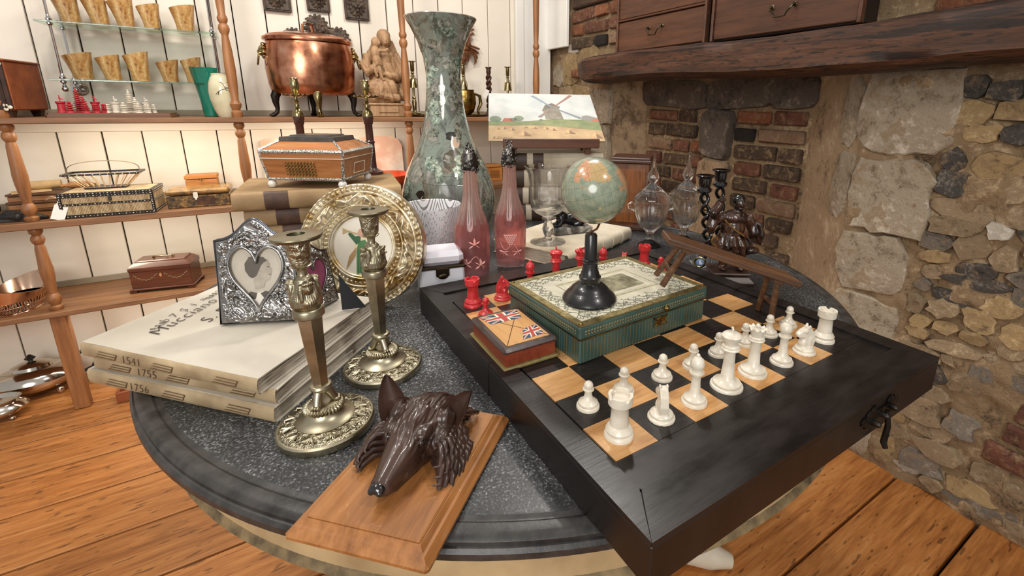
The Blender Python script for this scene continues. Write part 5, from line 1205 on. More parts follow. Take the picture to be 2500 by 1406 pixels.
    nz = M(); nz.ball((-.0622, 0, z0 + .0182), (.0062, .0082, .0058)); nz.ball((-.0648, .0042, z0 + .0168), (.0042, .0038, .0038)); nz.ball((-.0648, -.0042, z0 + .0168), (.0042, .0038, .0038)); part(r, 'nose', sculpt(nz, .0008, 2), mat('wolf_nose', '#151113', .15, coat=.8))
build_wolf()
# ================================================================== BOXES ON THE BOARD
ZG = ZB - .003
m_gold = mat('gilt_brass', '#9c8350', .3, 1.0, col2='#6f5b34', ns=40)
def flag(parent, quad, z):
    """union flag mapped onto a quadrilateral a(0,0) b(1,0) c(1,1) d(0,1)"""
    a, b, c, d = (Vector(q) for q in quad)
    def P(s_, t_): p = a * (1 - s_) * (1 - t_) + b * s_ * (1 - t_) + c * s_ * t_ + d * (1 - s_) * t_; return (p.x, p.y)
    def strip(p0, p1, w): 
        dx, dy = p1[0] - p0[0], p1[1] - p0[1]; l = sqrt(dx * dx + dy * dy); nx, ny = -dy / l * w, dx / l * w
        cl = lambda p: (min(1, max(0, p[0])), min(1, max(0, p[1])))
        return [P(*cl(q)) for q in ((p0[0] - nx, p0[1] - ny), (p1[0] - nx, p1[1] - ny), (p1[0] + nx, p1[1] + ny), (p0[0] + nx, p0[1] + ny))]
    fb, fw_, fr = mat('flag_blue', '#2b3a55', .5), mat('flag_white', '#d9d2c4', .5), mat('flag_red', '#a83a30', .5)
    f = part(parent, 'inlaid_flag', M().prism([P(0, 0), P(1, 0), P(1, 1), P(0, 1)], z, z + .0002), fb)
    for k, (p0, p1, w, m) in enumerate((((0, 0), (1, 1), .085, fw_), ((0, 1), (1, 0), .085, fw_), ((0, 0), (1, 1), .03, fr), ((0, 1), (1, 0), .03, fr), ((.5, 0), (.5, 1), .14, fw_), ((0, .5), (1, .5), .16, fw_), ((.5, 0), (.5, 1), .08, fr), ((0, .5), (1, .5), .09, fr))):
        part(f, 'flag_stripe', M().prism(strip(p0, p1, w), z + .0002, z + .0003 + .00008 * k), m)
def build_flag_box():
    r = thing('flag_box', 'small red brown book shaped box with inlaid union flags', 'box', (.274, .549, ZG), -.01)
    mr = wood('red_stained', '#5c2415', '#7d3721', axis=1, scale=1.5, rough=.35, coat=.3); mo = wood('olive_edge', '#4f4325', '#7a6a3c', axis=1, scale=1.5); md = wood('dark_mould', '#1d1517', '#3a2b2c', axis=1, rough=.28, coat=.4)
    part(r, 'plinth', M().box((0, 0, .0025), (.084, .12, .005), .0015), mo); part(r, 'body', M().box((0, 0, .014), (.076, .111, .019), .001), mr)
    part(r, 'lid_moulding', M().box((0, 0, .0265), (.082, .117, .008), .0035), md)
    pn = part(r, 'inlaid_top', M().box((0, 0, .0306), (.064, .098, .0012)), wood('satinwood', '#a8763f', '#c4935a', axis=1, scale=2, rough=.4)); z = .0312
    for p0, p1 in (((-.032, -.049), (.032, .049)), ((-.032, .049), (.032, -.049))):
        part(pn, 'stringing', M().tube([(p0[0], p0[1], z), (p1[0], p1[1], z)], .0005, 4), mat('string_dark', '#3a2416', .5))
    flag(pn, ((-.024, .018), (.024, .018), (.030, .046), (-.030, .046)), z); flag(pn, ((-.006, -.044), (.028, -.042), (.030, -.012), (.008, -.016)), z)
build_flag_box()
def build_green_box():
    L, D, H = .254, .188, .056; r = thing('green_writing_box', 'green gilt lined box with printed cream top under the globe', 'box', (.4484, .5555, ZG), .045)
    mg = mat('green_paper', '#2c4540', .4, col2='#3c5750', ns=20, coat=.2, vary=0); part(r, 'body', M().box((0, 0, .0175), (L, D, .035), .002), mg); part(r, 'lid', M().box((0, 0, .0455), (L + .004, D + .004, .019), .0025), mg)
    part(r, 'lid_lip', M().box((0, 0, .0365), (L + .003, D + .003, .0015)), m_gold)
    ln = M()
    for i in range(41): x = -L / 2 + .006 + (L - .012) * i / 40; ln.box((x, -D / 2 - .0001, .0175), (.0006, .0004, .032))
    for i in range(31): y = -D / 2 + .006 + (D - .012) * i / 30; ln.box((-L / 2 - .0001, y, .0175), (.0004, .0006, .032)); ln.box((L / 2 + .0001, y, .0175), (.0004, .0006, .032))
    part(r, 'gilt_lines', ln, mat('gilt_line', '#9a855a', .4, .6), kind='stuff')
    lv = M()
    for i in range(48):
        x = -L / 2 + .008 + (L - .016) * i / 47
        for s_ in (-1, 1): lv.ball((x, -D / 2 - .0022, .0455 + s_ * .0022), (.0022, .0004, .0009), 6, 4, Ry(-s_ * .7))
    for i in range(36):
        y = -D / 2 + .008 + (D - .016) * i / 35
        for s_ in (-1, 1): lv.ball((-L / 2 - .0022, y, .0455 + s_ * .0022), (.0004, .0022, .0009), 6, 4, Rx(s_ * .7)); lv.ball((L / 2 + .0022, y, .0455 + s_ * .0022), (.0004, .0022, .0009), 6, 4, Rx(s_ * .7))
    part(r, 'leaf_border', lv, mat('gilt_leaf', '#a08a58', .4, .5), kind='stuff')
    zt = .055; w, d = L + .002, D + .002; b = .011
    me_ = mat('embossed_gilt', '#7d7047', .38, .8, col2='#a4976b', ns=90, bump=.8, bs=200, bd=.001)
    for p in ([(-w / 2, -d / 2), (w / 2, -d / 2), (w / 2 - b, -d / 2 + b), (-w / 2 + b, -d / 2 + b)], [(w / 2, d / 2), (-w / 2, d / 2), (-w / 2 + b, d / 2 - b), (w / 2 - b, d / 2 - b)], [(-w / 2, d / 2), (-w / 2, -d / 2), (-w / 2 + b, -d / 2 + b), (-w / 2 + b, d / 2 - b)], [(w / 2, -d / 2), (w / 2, d / 2), (w / 2 - b, d / 2 - b), (w / 2 - b, -d / 2 + b)]): part(r, 'gilt_border', M().prism(p, zt, zt + .002), me_)
    tp = part(r, 'printed_top', M().box((0, 0, zt + .0004), (w - 2 * b, d - 2 * b, .0012)), mat('cream_print', '#bdb7a2', .45, col2='#d3cdb9', ns=30)); z = zt + .001
    ring = mat('print_border', '#a9a283', .5, col2='#8d8768', ns=120)
    for a, c in ((.118, .06), (.105, .05)): tp_ = part(tp, 'printed_band', M().tube([(-a / 2 - .012, -c / 2 - .012, z), (a / 2 + .012, -c / 2 - .012, z), (a / 2 + .012, c / 2 + .012, z), (-a / 2 - .012, c / 2 + .012, z)], .0026 if a > .11 else .0008, 4, closed=True, flat=.1), ring)
    t = NT('tiny_engraving'); v = t.coords((1, 1, 1)); n = t.noise(v, 30, 4, .6); t.color(t.ramp(n, [(.35, '#4e4a38'), (.5, '#8b8568'), (.68, '#b9b9a0')])); t.set(rough=.5)
    part(tp, 'engraved_view', M().box((.0, 0, z), (.112, .056, .0004)), t.m)
    vn = M()
    def vine(x0, y0, x1, y1):
        dx, dy = x1 - x0, y1 - y0; l = sqrt(dx * dx + dy * dy); n = int(l / .0022); nx, ny = -dy / l, dx / l; pts = []
        for i in range(n + 1):
            u = i / n; s_ = .0042 * sin(u * l * 260); x, y = x0 + dx * u + nx * s_, y0 + dy * u + ny * s_; pts.append((x, y, z + .0002))
            if i % 2: a = random.uniform(0, 6.3); vn.ball((x + .004 * cos(a), y + .004 * sin(a), z + .0002), (.0024, .0011, .0003), 6, 3, Rz(a))
        vn.tube(pts, .0004, 4)
    X, Yv = w / 2 - b - .013, d / 2 - b - .012
    vine(-X, -Yv, X, -Yv); vine(-X, Yv, X, Yv); vine(-X, -Yv, -X, Yv); vine(X, -Yv, X, Yv)
    for k in (.0075, -.0055):
        X2, Y2 = X - k, Yv - k; vine(-X2, -Y2, X2, -Y2); vine(-X2, Y2, X2, Y2); vine(-X2, -Y2, -X2, Y2); vine(X2, -Y2, X2, Y2)
    part(tp, 'printed_vine', vn, mat('print_grey', '#6f7262', .6), kind='stuff')
    k = part(r, 'clasp', M().box((.022, -D / 2 - .003, .026), (.022, .0016, .013), .0006).tube([(.008, -D / 2 - .003, .033), (.014, -D / 2 - .004, .029), (.022, -D / 2 - .004, .032), (.03, -D / 2 - .004, .029), (.036, -D / 2 - .003, .033)], .0015, 6).tube([(.008, -D / 2 - .003, .019), (.014, -D / 2 - .004, .023), (.022, -D / 2 - .004, .02), (.03, -D / 2 - .004, .023), (.036, -D / 2 - .003, .019)], .0015, 6), m_gold); part(k, 'keyhole', M().ball((.022, -D / 2 - .004, .026), (.0014, .0006, .003)), mat('hole_black', '#0c0a09', .8)); part(r, 'lid_knob', M().ball((.03, -D / 2 - .006, .0455), (.005, .004, .004)).ball((.03, -D / 2 - .008, .0455), .003), m_gold)
    for x in (-1, 1):
        for y in (-1, 1): part(r, 'corner_stud', M().ball((x * (w / 2 - .005), y * (d / 2 - .005), zt + .0026), (.0028, .0028, .0018)), m_gold)
    return ZG + zt + .0022
ZBOX = build_green_box()
def build_globe():
    gx, gy = .388, .522; zc = 1.036; R = .0468; r = thing('desk_globe', 'small grey green terrestrial globe on a turned black stand', 'globe', (gx, gy, ZBOX - .0012))
    mk = mat('ebonised_stand', '#121213', .28, col2='#1f2022', ns=20, coat=.3)
    z0 = ZBOX - .0012
    part(r, 'stand', M().lathe([(.0395, 0), (.0405, .004), (.0385, .008), (.031, .0155), (.0285, .0175), (.027, .0205), (.0205, .0255), (.0155, .028), (.0155, .033), (.0162, .0345), (.0162, .0375), (.0145, .039), (.0112, .05), (.0105, .0585), (.0118, .0605), (.0118, .0625), (.0092, .064), (.0088, .0995), (.0072, .102), (0, .102)], 48), mk)
    rt = Vector((.84, -.545, 0)); tilt = .29
    part(r, 'arm', M().tube([Vector((0, 0, .10)), Vector((0, 0, .104)), rt * .008 + Vector((0, 0, .109)), rt * .0115 + Vector((0, 0, zc - z0 - R + .0))], .0016, 8), mat('arm_brass', '#5d3b22', .35, .8))
    cam = Vector((-.59, -.78, .166)); up = Vector((0, 0, 1))
    t = NT('globe_map'); v = t.coords(); vn = t.n('ShaderNodeVectorMath'); vn.operation = 'NORMALIZE'; t.l(v, vn.inputs[0]); N_ = vn.outputs[0]
    n = t.noise(N_, 3.2, 6, .65); n2 = t.noise(N_, 26, 3, .6)
    sea = t.ramp(t.noise(N_, 5, 4), [(.3, '#737f6c'), (.55, '#8a9480'), (.75, '#9b967c')])
    def land(center, rad, col, col2):
        nonlocal sea
        d = t.n('ShaderNodeVectorMath'); d.operation = 'DISTANCE'; t.l(N_, d.inputs[0]); d.inputs[1].default_value = center.normalized()
        f = t.math('ADD', d.outputs['Value'], t.math('MULTIPLY', t.math('SUBTRACT', n, .5), 1.1)); k = t.ramp(f, [(rad - .012, (1, 1, 1)), (rad, (0, 0, 0))]); sea = t.mix(k, sea, t.ramp(n2, [(.4, col), (.6, col2)]))
    land(cam * .70 + rt * .02 + up * .72, .42, '#b57a58', '#c59a74'); land(cam * .8 + rt * .32 + up * .52, .33, '#b8905e', '#a89a6c'); land(cam * .75 + rt * .5 + up * .26, .13, '#b3875c', '#c0a070'); land(cam * .3 + rt * .95 + up * .1, .4, '#b07d5c', '#b5966e'); land(-cam + up * .4, .8, '#b08a62', '#a8a070'); land(-cam - up * .5 - rt, .5, '#b58a6a', '#a09a6c')
    land(cam * .9 - up * .48 + rt * .05, .0, '#b8a878', '#b8a878')
    s_ = t.sep(N_); lon = t.math('ARCTAN2', s_[1], s_[0]); lat = t.math('ARCSINE', s_[2])
    g1 = t.math('LESS_THAN', t.math('ABSOLUTE', t.math('SUBTRACT', t.math('FRACT', t.math('MULTIPLY', lon, 12 / pi)), .5)), .012); g2 = t.math('LESS_THAN', t.math('ABSOLUTE', t.math('SUBTRACT', t.math('FRACT', t.math('MULTIPLY_ADD', lat, 9 / pi, .5)), .5)), .010)
    ink = t.math('LESS_THAN', t.noise(t.coords((22, 22, 60)), 26, 2, .7), .34)
    txt = t.math('MULTIPLY', ink, t.math('GREATER_THAN', t.noise(N_, 5.5, 2), .49))
    sea = t.mix(t.math('MULTIPLY', t.math('MAXIMUM', t.math('MAXIMUM', g1, g2), t.math('MULTIPLY', txt, 1.0)), .8), sea, '#3a4034'); t.color(sea); t.set(rough=.22, coat=.6)
    o = part(r, 'sphere', M().ball((0, 0, 0), R, 64, 40), t.m, 180); axis = (up * cos(tilt) - rt * sin(tilt)).normalized(); q = up.rotation_difference(axis)
    ctr = rt * .0025 + Vector((0, 0, zc - z0)); o.matrix_local = T(ctr) @ q.to_matrix().to_4x4()
    part(r, 'pole_cap', M().lathe([(.006, R - .001), (.0055, R + .001), (.002, R + .0018), (.0018, R + .006), (0, R + .0065)], 16), mat('arm_brass', '#5d3b22', .35, .8), mx=o.matrix_local.copy()); part(r, 'maker_cartouche', M().ball((0, 0, 0), (.0085, .0035, .0006), 16, 6), mat('cartouche_paper', '#b9a878', .5), mx=T(ctr) @ Vector((0, 0, 1)).rotation_difference((cam * .62 - up * .78 + rt * .18).normalized()).to_matrix().to_4x4() @ T(0, 0, R) @ Rz(-.6))
build_globe()
def build_bench():
    r = thing('miniature_bench', 'miniature oak bench tilted with two feet on the green box', 'bench', (.6178, .4546, .9215), rot=(0, .315, -.5746)); mw = wood('bench_oak', '#36200f', '#5a3a22', '#7a5231', axis=0, scale=1.6, rough=.4, coat=.2)
    part(r, 'seat', M().box((0, 0, -.0045), (.224, .056, .009), .0015), mw)
    for s_, L in ((-1, .0765), (1, .079)):
        for k in (-1, 1): part(r, 'leg', M().tube([(s_ * .078, k * .016, -.007), (s_ * .094, k * .025, -L)], .0052, 4), mw, 20)
        part(r, 'stretcher', M().box((s_ * .0885, 0, -.05), (.006, .036, .007), .001), mw); part(r, 'batten', M().box((s_ * .078, 0, -.0115), (.016, .05, .006), .001), mw)
build_bench()

# ================================================================== GLASS
m_clear = glass('clear_glass', (.985, .99, .985), 0, 1.47)
def build_bottles():
    t = NT('ruby_flash_glass'); z = t.sep(t.coords())[2]
    col = t.ramp(t.math('MULTIPLY', z, 3.6), [(.05, '#fdf2f2'), (.085, '#f5c3c4'), (.45, '#f5bdb9'), (.6, '#f8d6d0'), (.8, '#f6cdc6')]); xy = t.sep(t.coords()); st_ = t.math('SINE', t.math('MULTIPLY', t.math('ARCTAN2', xy[1], xy[0]), 14)); up_ = t.math('MULTIPLY', t.math('GREATER_THAN', z, .138), t.math('GREATER_THAN', st_, .1))
    col = t.mix(up_, col, '#fdf3ee'); t.color(col); t.set(rough=.06, trans=.9, ior=1.4); tr = t.n('ShaderNodeBsdfTransparent'); t.l(t.mix(.35, col, '#ffffff'), tr.inputs[0]); mx = t.n('ShaderNodeMixShader'); mx.inputs[0].default_value = .35; t.l(t.b.outputs[0], mx.inputs[1]); t.l(tr.outputs[0], mx.inputs[2]); t.l(mx.outputs[0], t.o.inputs[0]); mr = t.m
    ms = mat('dark_silver_grape', '#76726e', .3, 1.0, col2='#4d4a48', ns=60); mf = mat('etched_frost', '#d89a92', .7, col2='#e2b0a8', ns=40)
    def fl(R, z, th):
        f = (.9 if z > .135 else 0) if z > .12 else (.5 if z < .028 else 0); return R * (1 + .035 * f * cos(14 * th))
    prof = [(.030, 0), (.033, .003), (.0345, .03), (.0365, .06), (.0375, .1), (.036, .125), (.031, .145), (.022, .17), (.0165, .195), (.0145, .225), (.014, .252), (.0115, .252), (.0125, .22), (.015, .19), (.021, .165), (.029, .142), (.0335, .123), (.035, .1), (.034, .06), (.032, .014), (0, .012)]
    for k, (x, y, lab, zr) in enumerate(((.368, .925, 'ruby cut glass bottle with grape stopper, left of the pair', .4), (.481, .968, 'ruby cut glass bottle with bearded mask stopper, right of the pair', -.5))):
        r = thing('ruby_bottle', lab, 'bottle', (x, y, ZT), zr, group='pair of ruby glass bottles'); part(r, 'bottle', M().lathe(prof, 84, rfun=fl), mr, 40)
        m = M(); m.lathe([(.0145, .25), (.0165, .256), (.0165, .272), (.013, .285), (.006, .292)], 20); random.seed(20 + k)
        for q in range(60): a = random.uniform(0, 6.28); zz = random.uniform(.246, .296); rr = .0165 - max(0, zz - .272) * .45; m.ball((rr * cos(a), rr * sin(a), zz), random.uniform(.002, .0036), 7, 5)
        m.tube([(0, 0, .29), (.006, 0, .302), (0, .003, .307), (-.006, 0, .3)], [.003, .0025, .0025, .003], 6)
        part(r, 'stopper', sculpt(m, .001, 1), ms)
        def on(u, z, e=.0008): q = 0; 
        fx = atan2(-y, -x) - zr
        def pt(u, z, e=.0006):
            R_ = .0365 if z < .06 else .0375 if z < .1 else .036; th = fx + u / .0375; return ((R_ + e) * cos(th), (R_ + e) * sin(th), z)
        fr = M()
        if k == 0:
            for (cu, cz, s_) in ((.004, .098, 1.0), (-.014, .055, .9), (.016, .052, 1.0)):
                e = M()
                for q in range(5): a = pi / 2 + (q - 2) * 1.1; e.tube([pt(cu, cz), pt(cu + s_ * .008 * cos(a), cz + s_ * .008 * sin(a)), pt(cu + s_ * .014 * cos(a), cz + s_ * .014 * sin(a))], [.002, .0045 * s_, .0006], 8, flat=.25)
                part(r, 'etched_leaf', e, mf)
        else:
            e = M()
            for row in range(6):
                for q in range(7 - row): e.ball(pt((q - (6 - row) / 2) * .0046, .092 - row * .0042, 0), .0023, 8, 6)
            part(r, 'etched_grapes', e, mf, kind='stuff')
            for s_ in (-1, 1):
                e = M()
                for q in range(5): a = -pi / 2 + (q - 2) * .9; e.tube([pt(s_ * .016, .052), pt(s_ * .016 + .008 * cos(a), .052 + .008 * sin(a)), pt(s_ * .016 + .013 * cos(a), .052 + .013 * sin(a))], [.002, .004, .0006], 8, flat=.25)
                part(r, 'etched_leaf', e, mf)
        part(r, 'etched_vine', M().tube([pt(-.024 + .004 * i, .075 - .012 * sin(i * .6) - .002 * i) for i in range(13)], .0007, 5), mf)
build_bottles()
def build_table_glass():
    t = NT('white_swirl_glass'); v = t.coords((1, 1, 1)); s_ = t.sep(v); th = t.math('ARCTAN2', s_[1], s_[0]); w_ = t.math('ADD', t.math('MULTIPLY', s_[2], 62), t.math('MULTIPLY', t.math('ABSOLUTE', t.math('SINE', t.math('MULTIPLY', th, 3.0))), 5.0))
    k = t.ramp(t.math('ADD', t.math('SINE', t.math('MULTIPLY', w_, 4.6)), .55), [(.0, (.15, .15, .15)), (.12, (1, 1, 1))]); 
    gl = t.n('ShaderNodeBsdfGlass'); gl.inputs['Color'].default_value = (.95, .96, .97, 1); gl.inputs['IOR'].default_value = 1.2; t.color('#e4e2e4'); t.set(rough=.2); mx = t.n('ShaderNodeMixShader'); t.l(k, mx.inputs[0]); t.l(gl.outputs[0], mx.inputs[1]); t.l(t.b.outputs[0], mx.inputs[2]); t.l(mx.outputs[0], t.o.inputs[0])
    single('swirl_glass', M().lathe([(.045, 0), (.049, .004), (.055, .08), (.067, .155), (.0665, .157), (.065, .156), (.053, .08), (.046, .008), (0, .008)], 64), t.m, 'white feathered clear glass beaker behind the milk glass box', 'vase', (.325, 1.06, ZT))
    single('glass_tumbler', M().lathe([(.055, 0), (.058, .004), (.068, .1), (.078, .19), (.0765, .191), (.066, .1), (.055, .01), (0, .010)], 56), m_clear, 'large clear glass tumbler in front of the tall vase', 'glass', (.418, 1.165, ZT))
    mo = mat('milk_glass', '#d9d8e2', .22, col2='#e6e4ea', ns=9, sss=.1); mt = mat('box_mount', '#453b2c', .35, .9)
    r = thing('milk_glass_box', 'pale milk glass casket with dark brass mount behind the board corner', 'box', (.288, .905, ZT), -.2)
    part(r, 'body', M().box((0, 0, .032), (.088, .07, .064), .004), mo); part(r, 'lid', M().box((0, 0, .0835), (.088, .07, .03), .010), mo); part(r, 'mount', M().box((0, 0, .0665), (.093, .075, .006), .002), mt); part(r, 'lock', M().box((-.0, -.0385, .058), (.026, .004, .018), .0015).ball((0, -.04, .05), (.010, .003, .006)), mt)
    # goblet on the pale book
    zb = ZT + .0362
    r = thing('engraved_goblet', 'large clear glass rummer with engraved bowl standing on the vellum book', 'glass', (.612, 1.012, zb))
    part(r, 'goblet', M().lathe([(.046, 0), (.0465, .0015), (.03, .005), (.012, .011), (.0085, .015), (.013, .026), (.0155, .036), (.013, .046), (.0085, .056), (.009, .066), (.016, .071), (.034, .08), (.044, .092), (.0475, .11), (.0475, .15), (.051, .18), (.0605, .198), (.0595, .1985), (.0495, .18), (.046, .15), (.046, .112), (.042, .094), (.032, .083), (.0, .078)], 72), m_clear, 60)
    etch = mat('frosted_engraving', '#c9c7c0', .8); fx = atan2(-1.012, -.612)
    def pt(u, z): th = fx + u / .0478; return (.0479 * cos(th), .0479 * sin(th), z)
    e = M(); 
    for i in range(9):
        for j in range(5): pass
    m = M(); v = [pt(-.026 + .052 * i / 10, .118 + .042 * j / 5) for i in range(11) for j in range(6)]; m.add(v, [(i * 6 + j, (i + 1) * 6 + j, (i + 1) * 6 + j + 1, i * 6 + j + 1) for i in range(10) for j in range(5)])
    t2 = NT('engraved_panel'); nz = t2.noise(t2.coords(), 60, 3); t2.color('#d2cfc6'); t2.set(rough=.6, alpha=t2.ramp(nz, [(.4, (.12, .12, .12)), (.62, (.5, .5, .5))])); part(r, 'engraved_panel', m, t2.m)
    # covered jars
    def cut(R, z, th): return R * (1 + (.035 if .06 < z < .115 else .02) * cos(12 * th))
    for k, (x, y, lab) in enumerate(((.905, .94, 'tall lidded cut glass jar with spire finial, nearer the globe'), (1.025, .925, 'tall lidded cut glass jar with spire finial, nearer the figure candelabrum'))):
        r = thing('covered_jar', lab, 'jar', (x, y, ZT), .3 * k, group='pair of covered glass jars')
        part(r, 'jar', M().lathe([(.032, 0), (.032, .004), (.018, .012), (.010, .018), (.013, .026), (.009, .034), (.016, .046), (.033, .062), (.044, .09), (.0475, .115), (.0465, .13), (.0445, .13), (.045, .115), (.041, .09), (.03, .065), (.0, .054)], 60, rfun=cut), m_clear, 60)
        part(r, 'lid', M().lathe([(.049, .1305), (.0505, .134), (.047, .142), (.036, .153), (.022, .167), (.012, .176), (.008, .18), (.013, .188), (.016, .197), (.014, .206), (.0085, .214), (.005, .232), (.0012, .262), (0, .2625), ], 60, rfun=lambda R, z, th: R * (1 + .02 * cos(12 * th))), m_clear, 60)
        if True:
            hd = M()
            for s_ in (-1, 1): hd.tube([(s_ * .046, 0, .118), (s_ * .056, 0, .124), (s_ * .063, 0, .118), (s_ * .06, 0, .108), (s_ * .052, 0, .106), (s_ * .046, 0, .1)], [.003, .0038, .004, .004, .0038, .003], 8, Rz(-.6 - .3 * k)) if False else None
            for s_ in (-1, 1): part(r, 'scroll_handle', M().tube([(s_ * .046, 0, .118), (s_ * .056, 0, .124), (s_ * .063, 0, .118), (s_ * .06, 0, .108), (s_ * .052, 0, .106), (s_ * .046, 0, .1)], [.003, .0038, .004, .004, .0038, .003], 8, Rz(-.6 - .3 * k)), m_clear)
    # tall reverse painted vase
    t = NT('decalcomania_glass'); v = t.coords((1, 1, .8)); n = t.noise(v, 17, 5, .65, 1.0); n2 = t.noise(v, 34, 4, .6); vo = t.voronoi(v, 26, 'F1', 1)
    base = t.ramp(n, [(.33, '#34332e'), (.42, '#5c6058'), (.5, '#7f8a7e'), (.58, '#6f6c62'), (.68, '#a8a398')]); base = t.mix(t.ramp(n2, [(.56, (0, 0, 0)), (.62, (.8, .8, .8))]), base, '#3c3a2e'); base = t.mix(t.ramp(t.noise(v, 9, 2), [(.66, (0, 0, 0)), (.72, (.55, .55, .55))]), base, '#5f7396'); base = t.mix(t.ramp(t.noise(v, 12, 3), [(.62, (0, 0, 0)), (.68, (.6, .6, .6))]), base, '#7a5a45'); base = t.mix(.18, base, '#7d857c'); t.color(base); t.set(rough=.08, coat=1.0)
    prof = [(.095, 0), (.105, .004), (.128, .035), (.141, .085), (.139, .125), (.122, .185), (.095, .24), (.073, .295), (.059, .35), (.051, .41), (.0485, .46), (.054, .51), (.068, .555), (.085, .59), (.098, .612), (.0995, .616), (.0965, .616), (.082, .59), (.064, .552), (.05, .50), (.045, .45), (0, .42)]
    r = thing('tall_vase', 'tall waisted glass vase covered with coloured scrap pictures', 'vase', (.484, 1.392, ZT))
    part(r, 'body', M().lathe(prof, 80), t.m); part(r, 'rim', M().torus((0, 0, .616), .098, .0022, 64, 8), m_clear)
    # decoupage scraps: ladies, flowers and leaves pasted as separate cut-outs
    fx = atan2(-1.392, -.484)
    def rad(z):
        for (a, z0), (b, z1) in zip(prof[:16], prof[1:16]):
            if z0 <= z <= z1: return a + (b - a) * (z - z0) / (z1 - z0)
        return .09
    tp = NT('scrap_print'); vv = tp.coords(); rn = tp.objrand(); q1 = tp.noise(vv, 75, 5, .7, .6); hs = tp.n('ShaderNodeHueSaturation'); tp.l(tp.math('MULTIPLY_ADD', rn, .22, .39), hs.inputs['Hue']); tp.l(tp.math('MULTIPLY_ADD', rn, .7, .62), hs.inputs['Value']); tp.l(tp.ramp(q1, [(.36, '#2e2c27'), (.46, '#66705f'), (.54, '#8e9385'), (.64, '#b8b3a4')]), hs.inputs['Color']); tp.color(hs.outputs[0]); tp.set(rough=.12, coat=1.0); mprint = tp.m
    def patch(name, u, z, w, h, col, n=10, col2=None):
        v = []; sd = random.uniform(0, 50); am = .2 if col else .55
        for i in range(n):
            a = 2 * pi * i / n; R_ = 1 + am * mnoise.noise(Vector((sd + 1.6 * cos(a), sd + 1.6 * sin(a), 0))) * 1.3; zz = min(.614, z + h / 2 * sin(a) * R_); q = rad(zz); th = fx + (u + w / 2 * cos(a) * R_) / q; v.append(((q + .0006) * cos(th), (q + .0006) * sin(th), zz))
        q = rad(z); th = fx + u / q; v.append(((q + .0008) * cos(th), (q + .0008) * sin(th), z)); m = M(); m.add(v, [(i, (i + 1) % n, n) for i in range(n)]); part(r, name, m, mat('scrap_' + col, col, .12, col2=col2, ns=50, coat=1.0) if col else mprint, 180)
    for (u, z) in ((-.085, .1), (.012, .26)):
        patch('scrap_dress', u + .004, z - .032, .06, .06, '#3c352c', col2='#6d6350'); patch('scrap_face', u + .012, z + .015, .026, .034, '#b79d84'); patch('scrap_hair', u + .002, z + .034, .034, .024, '#221c18')
    random.seed(5)
    for k in range(60):
        z = random.uniform(.03, .6); u = random.uniform(-1, 1) * rad(z) * 1.2; patch('scrap_flower' if k % 3 else 'scrap_leaf', u, z, random.uniform(.018, .05), random.uniform(.018, .06), None, 18)
build_table_glass()

# ================================================================== TOMES, INLAID BOX, TALL CANDLESTICKS
def build_tomes():
    mv = mat('tan_calf', '#8a6d48', .6, col2='#b09167', ns=9, bump=.2, bs=60); ml = mat('dark_label', '#3d281a', .55, col2='#57392a', ns=40); mp = mat('edge_paper', '#8d8170', .85, col2='#b3a893', ns=40, stretch=(1, 1, 10))
    z = ZT; hs = (.0435, .044, .0435, .0435)
    for k, h in enumerate(hs):
        yaw = (-.05, -.12, -.1, -.14)[k]; L, D = ((.36, .25), (.35, .24), (.345, .245), (.375, .25))[k]; e1 = Vector((cos(yaw), sin(yaw))); e2 = Vector((-sin(yaw), cos(yaw))); c = Vector(((-.03, 1.335), (-.035, 1.33), (-.045, 1.325), (-.064, 1.312))[k]) + e1 * L / 2 + e2 * D / 2
        r = thing('leather_tome', ('lowest big tan leather tome of the stack under the inlaid box', 'second lowest big tan leather tome of the stack', 'third big tan leather tome up, peeping over the heart frames', 'topmost big tan leather tome carrying the inlaid box')[k], 'book', (c.x, c.y, z), yaw, group='stacked leather tomes')
        part(r, 'pages', M().box((0, .004, h / 2), (L - .012, D - .014, h - .008)), mp)
        for zz in (.002, h - .002): part(r, 'cover_board', M().box((0, 0, zz), (L, D, .004), .0012), mv)
        sp = M(); n = 30; v = []
        for i in range(n + 1):
            for j in range(9):
                x = -L / 2 + L * i / n; a = pi * j / 8; v.append((x, -D / 2 + .002 - .009 * sin(a) + .0008 * mnoise.noise(Vector((x * 30, j, k))), h / 2 - h / 2 * cos(a)))
        sp.add(v, [(i * 9 + j, (i + 1) * 9 + j, (i + 1) * 9 + j + 1, i * 9 + j + 1) for i in range(n) for j in range(8)]); part(r, 'spine', sp, mv, 60)
        lb = M(); v = []; x0, x1 = -L / 2 + .065, -L / 2 + .115
        for i in range(5):
            for j in range(9): a = pi * j / 8; v.append((x0 + (x1 - x0) * i / 4, -D / 2 + .0015 - .0095 * sin(a), h / 2 - (h / 2 + .0006) * cos(a)))
        lb.add(v, [(i * 9 + j, (i + 1) * 9 + j, (i + 1) * 9 + j + 1, i * 9 + j + 1) for i in range(4) for j in range(8)]); part(r, 'title_label', lb, ml, 60)
        z += h + .0004
    return z
ZTOME = build_tomes()
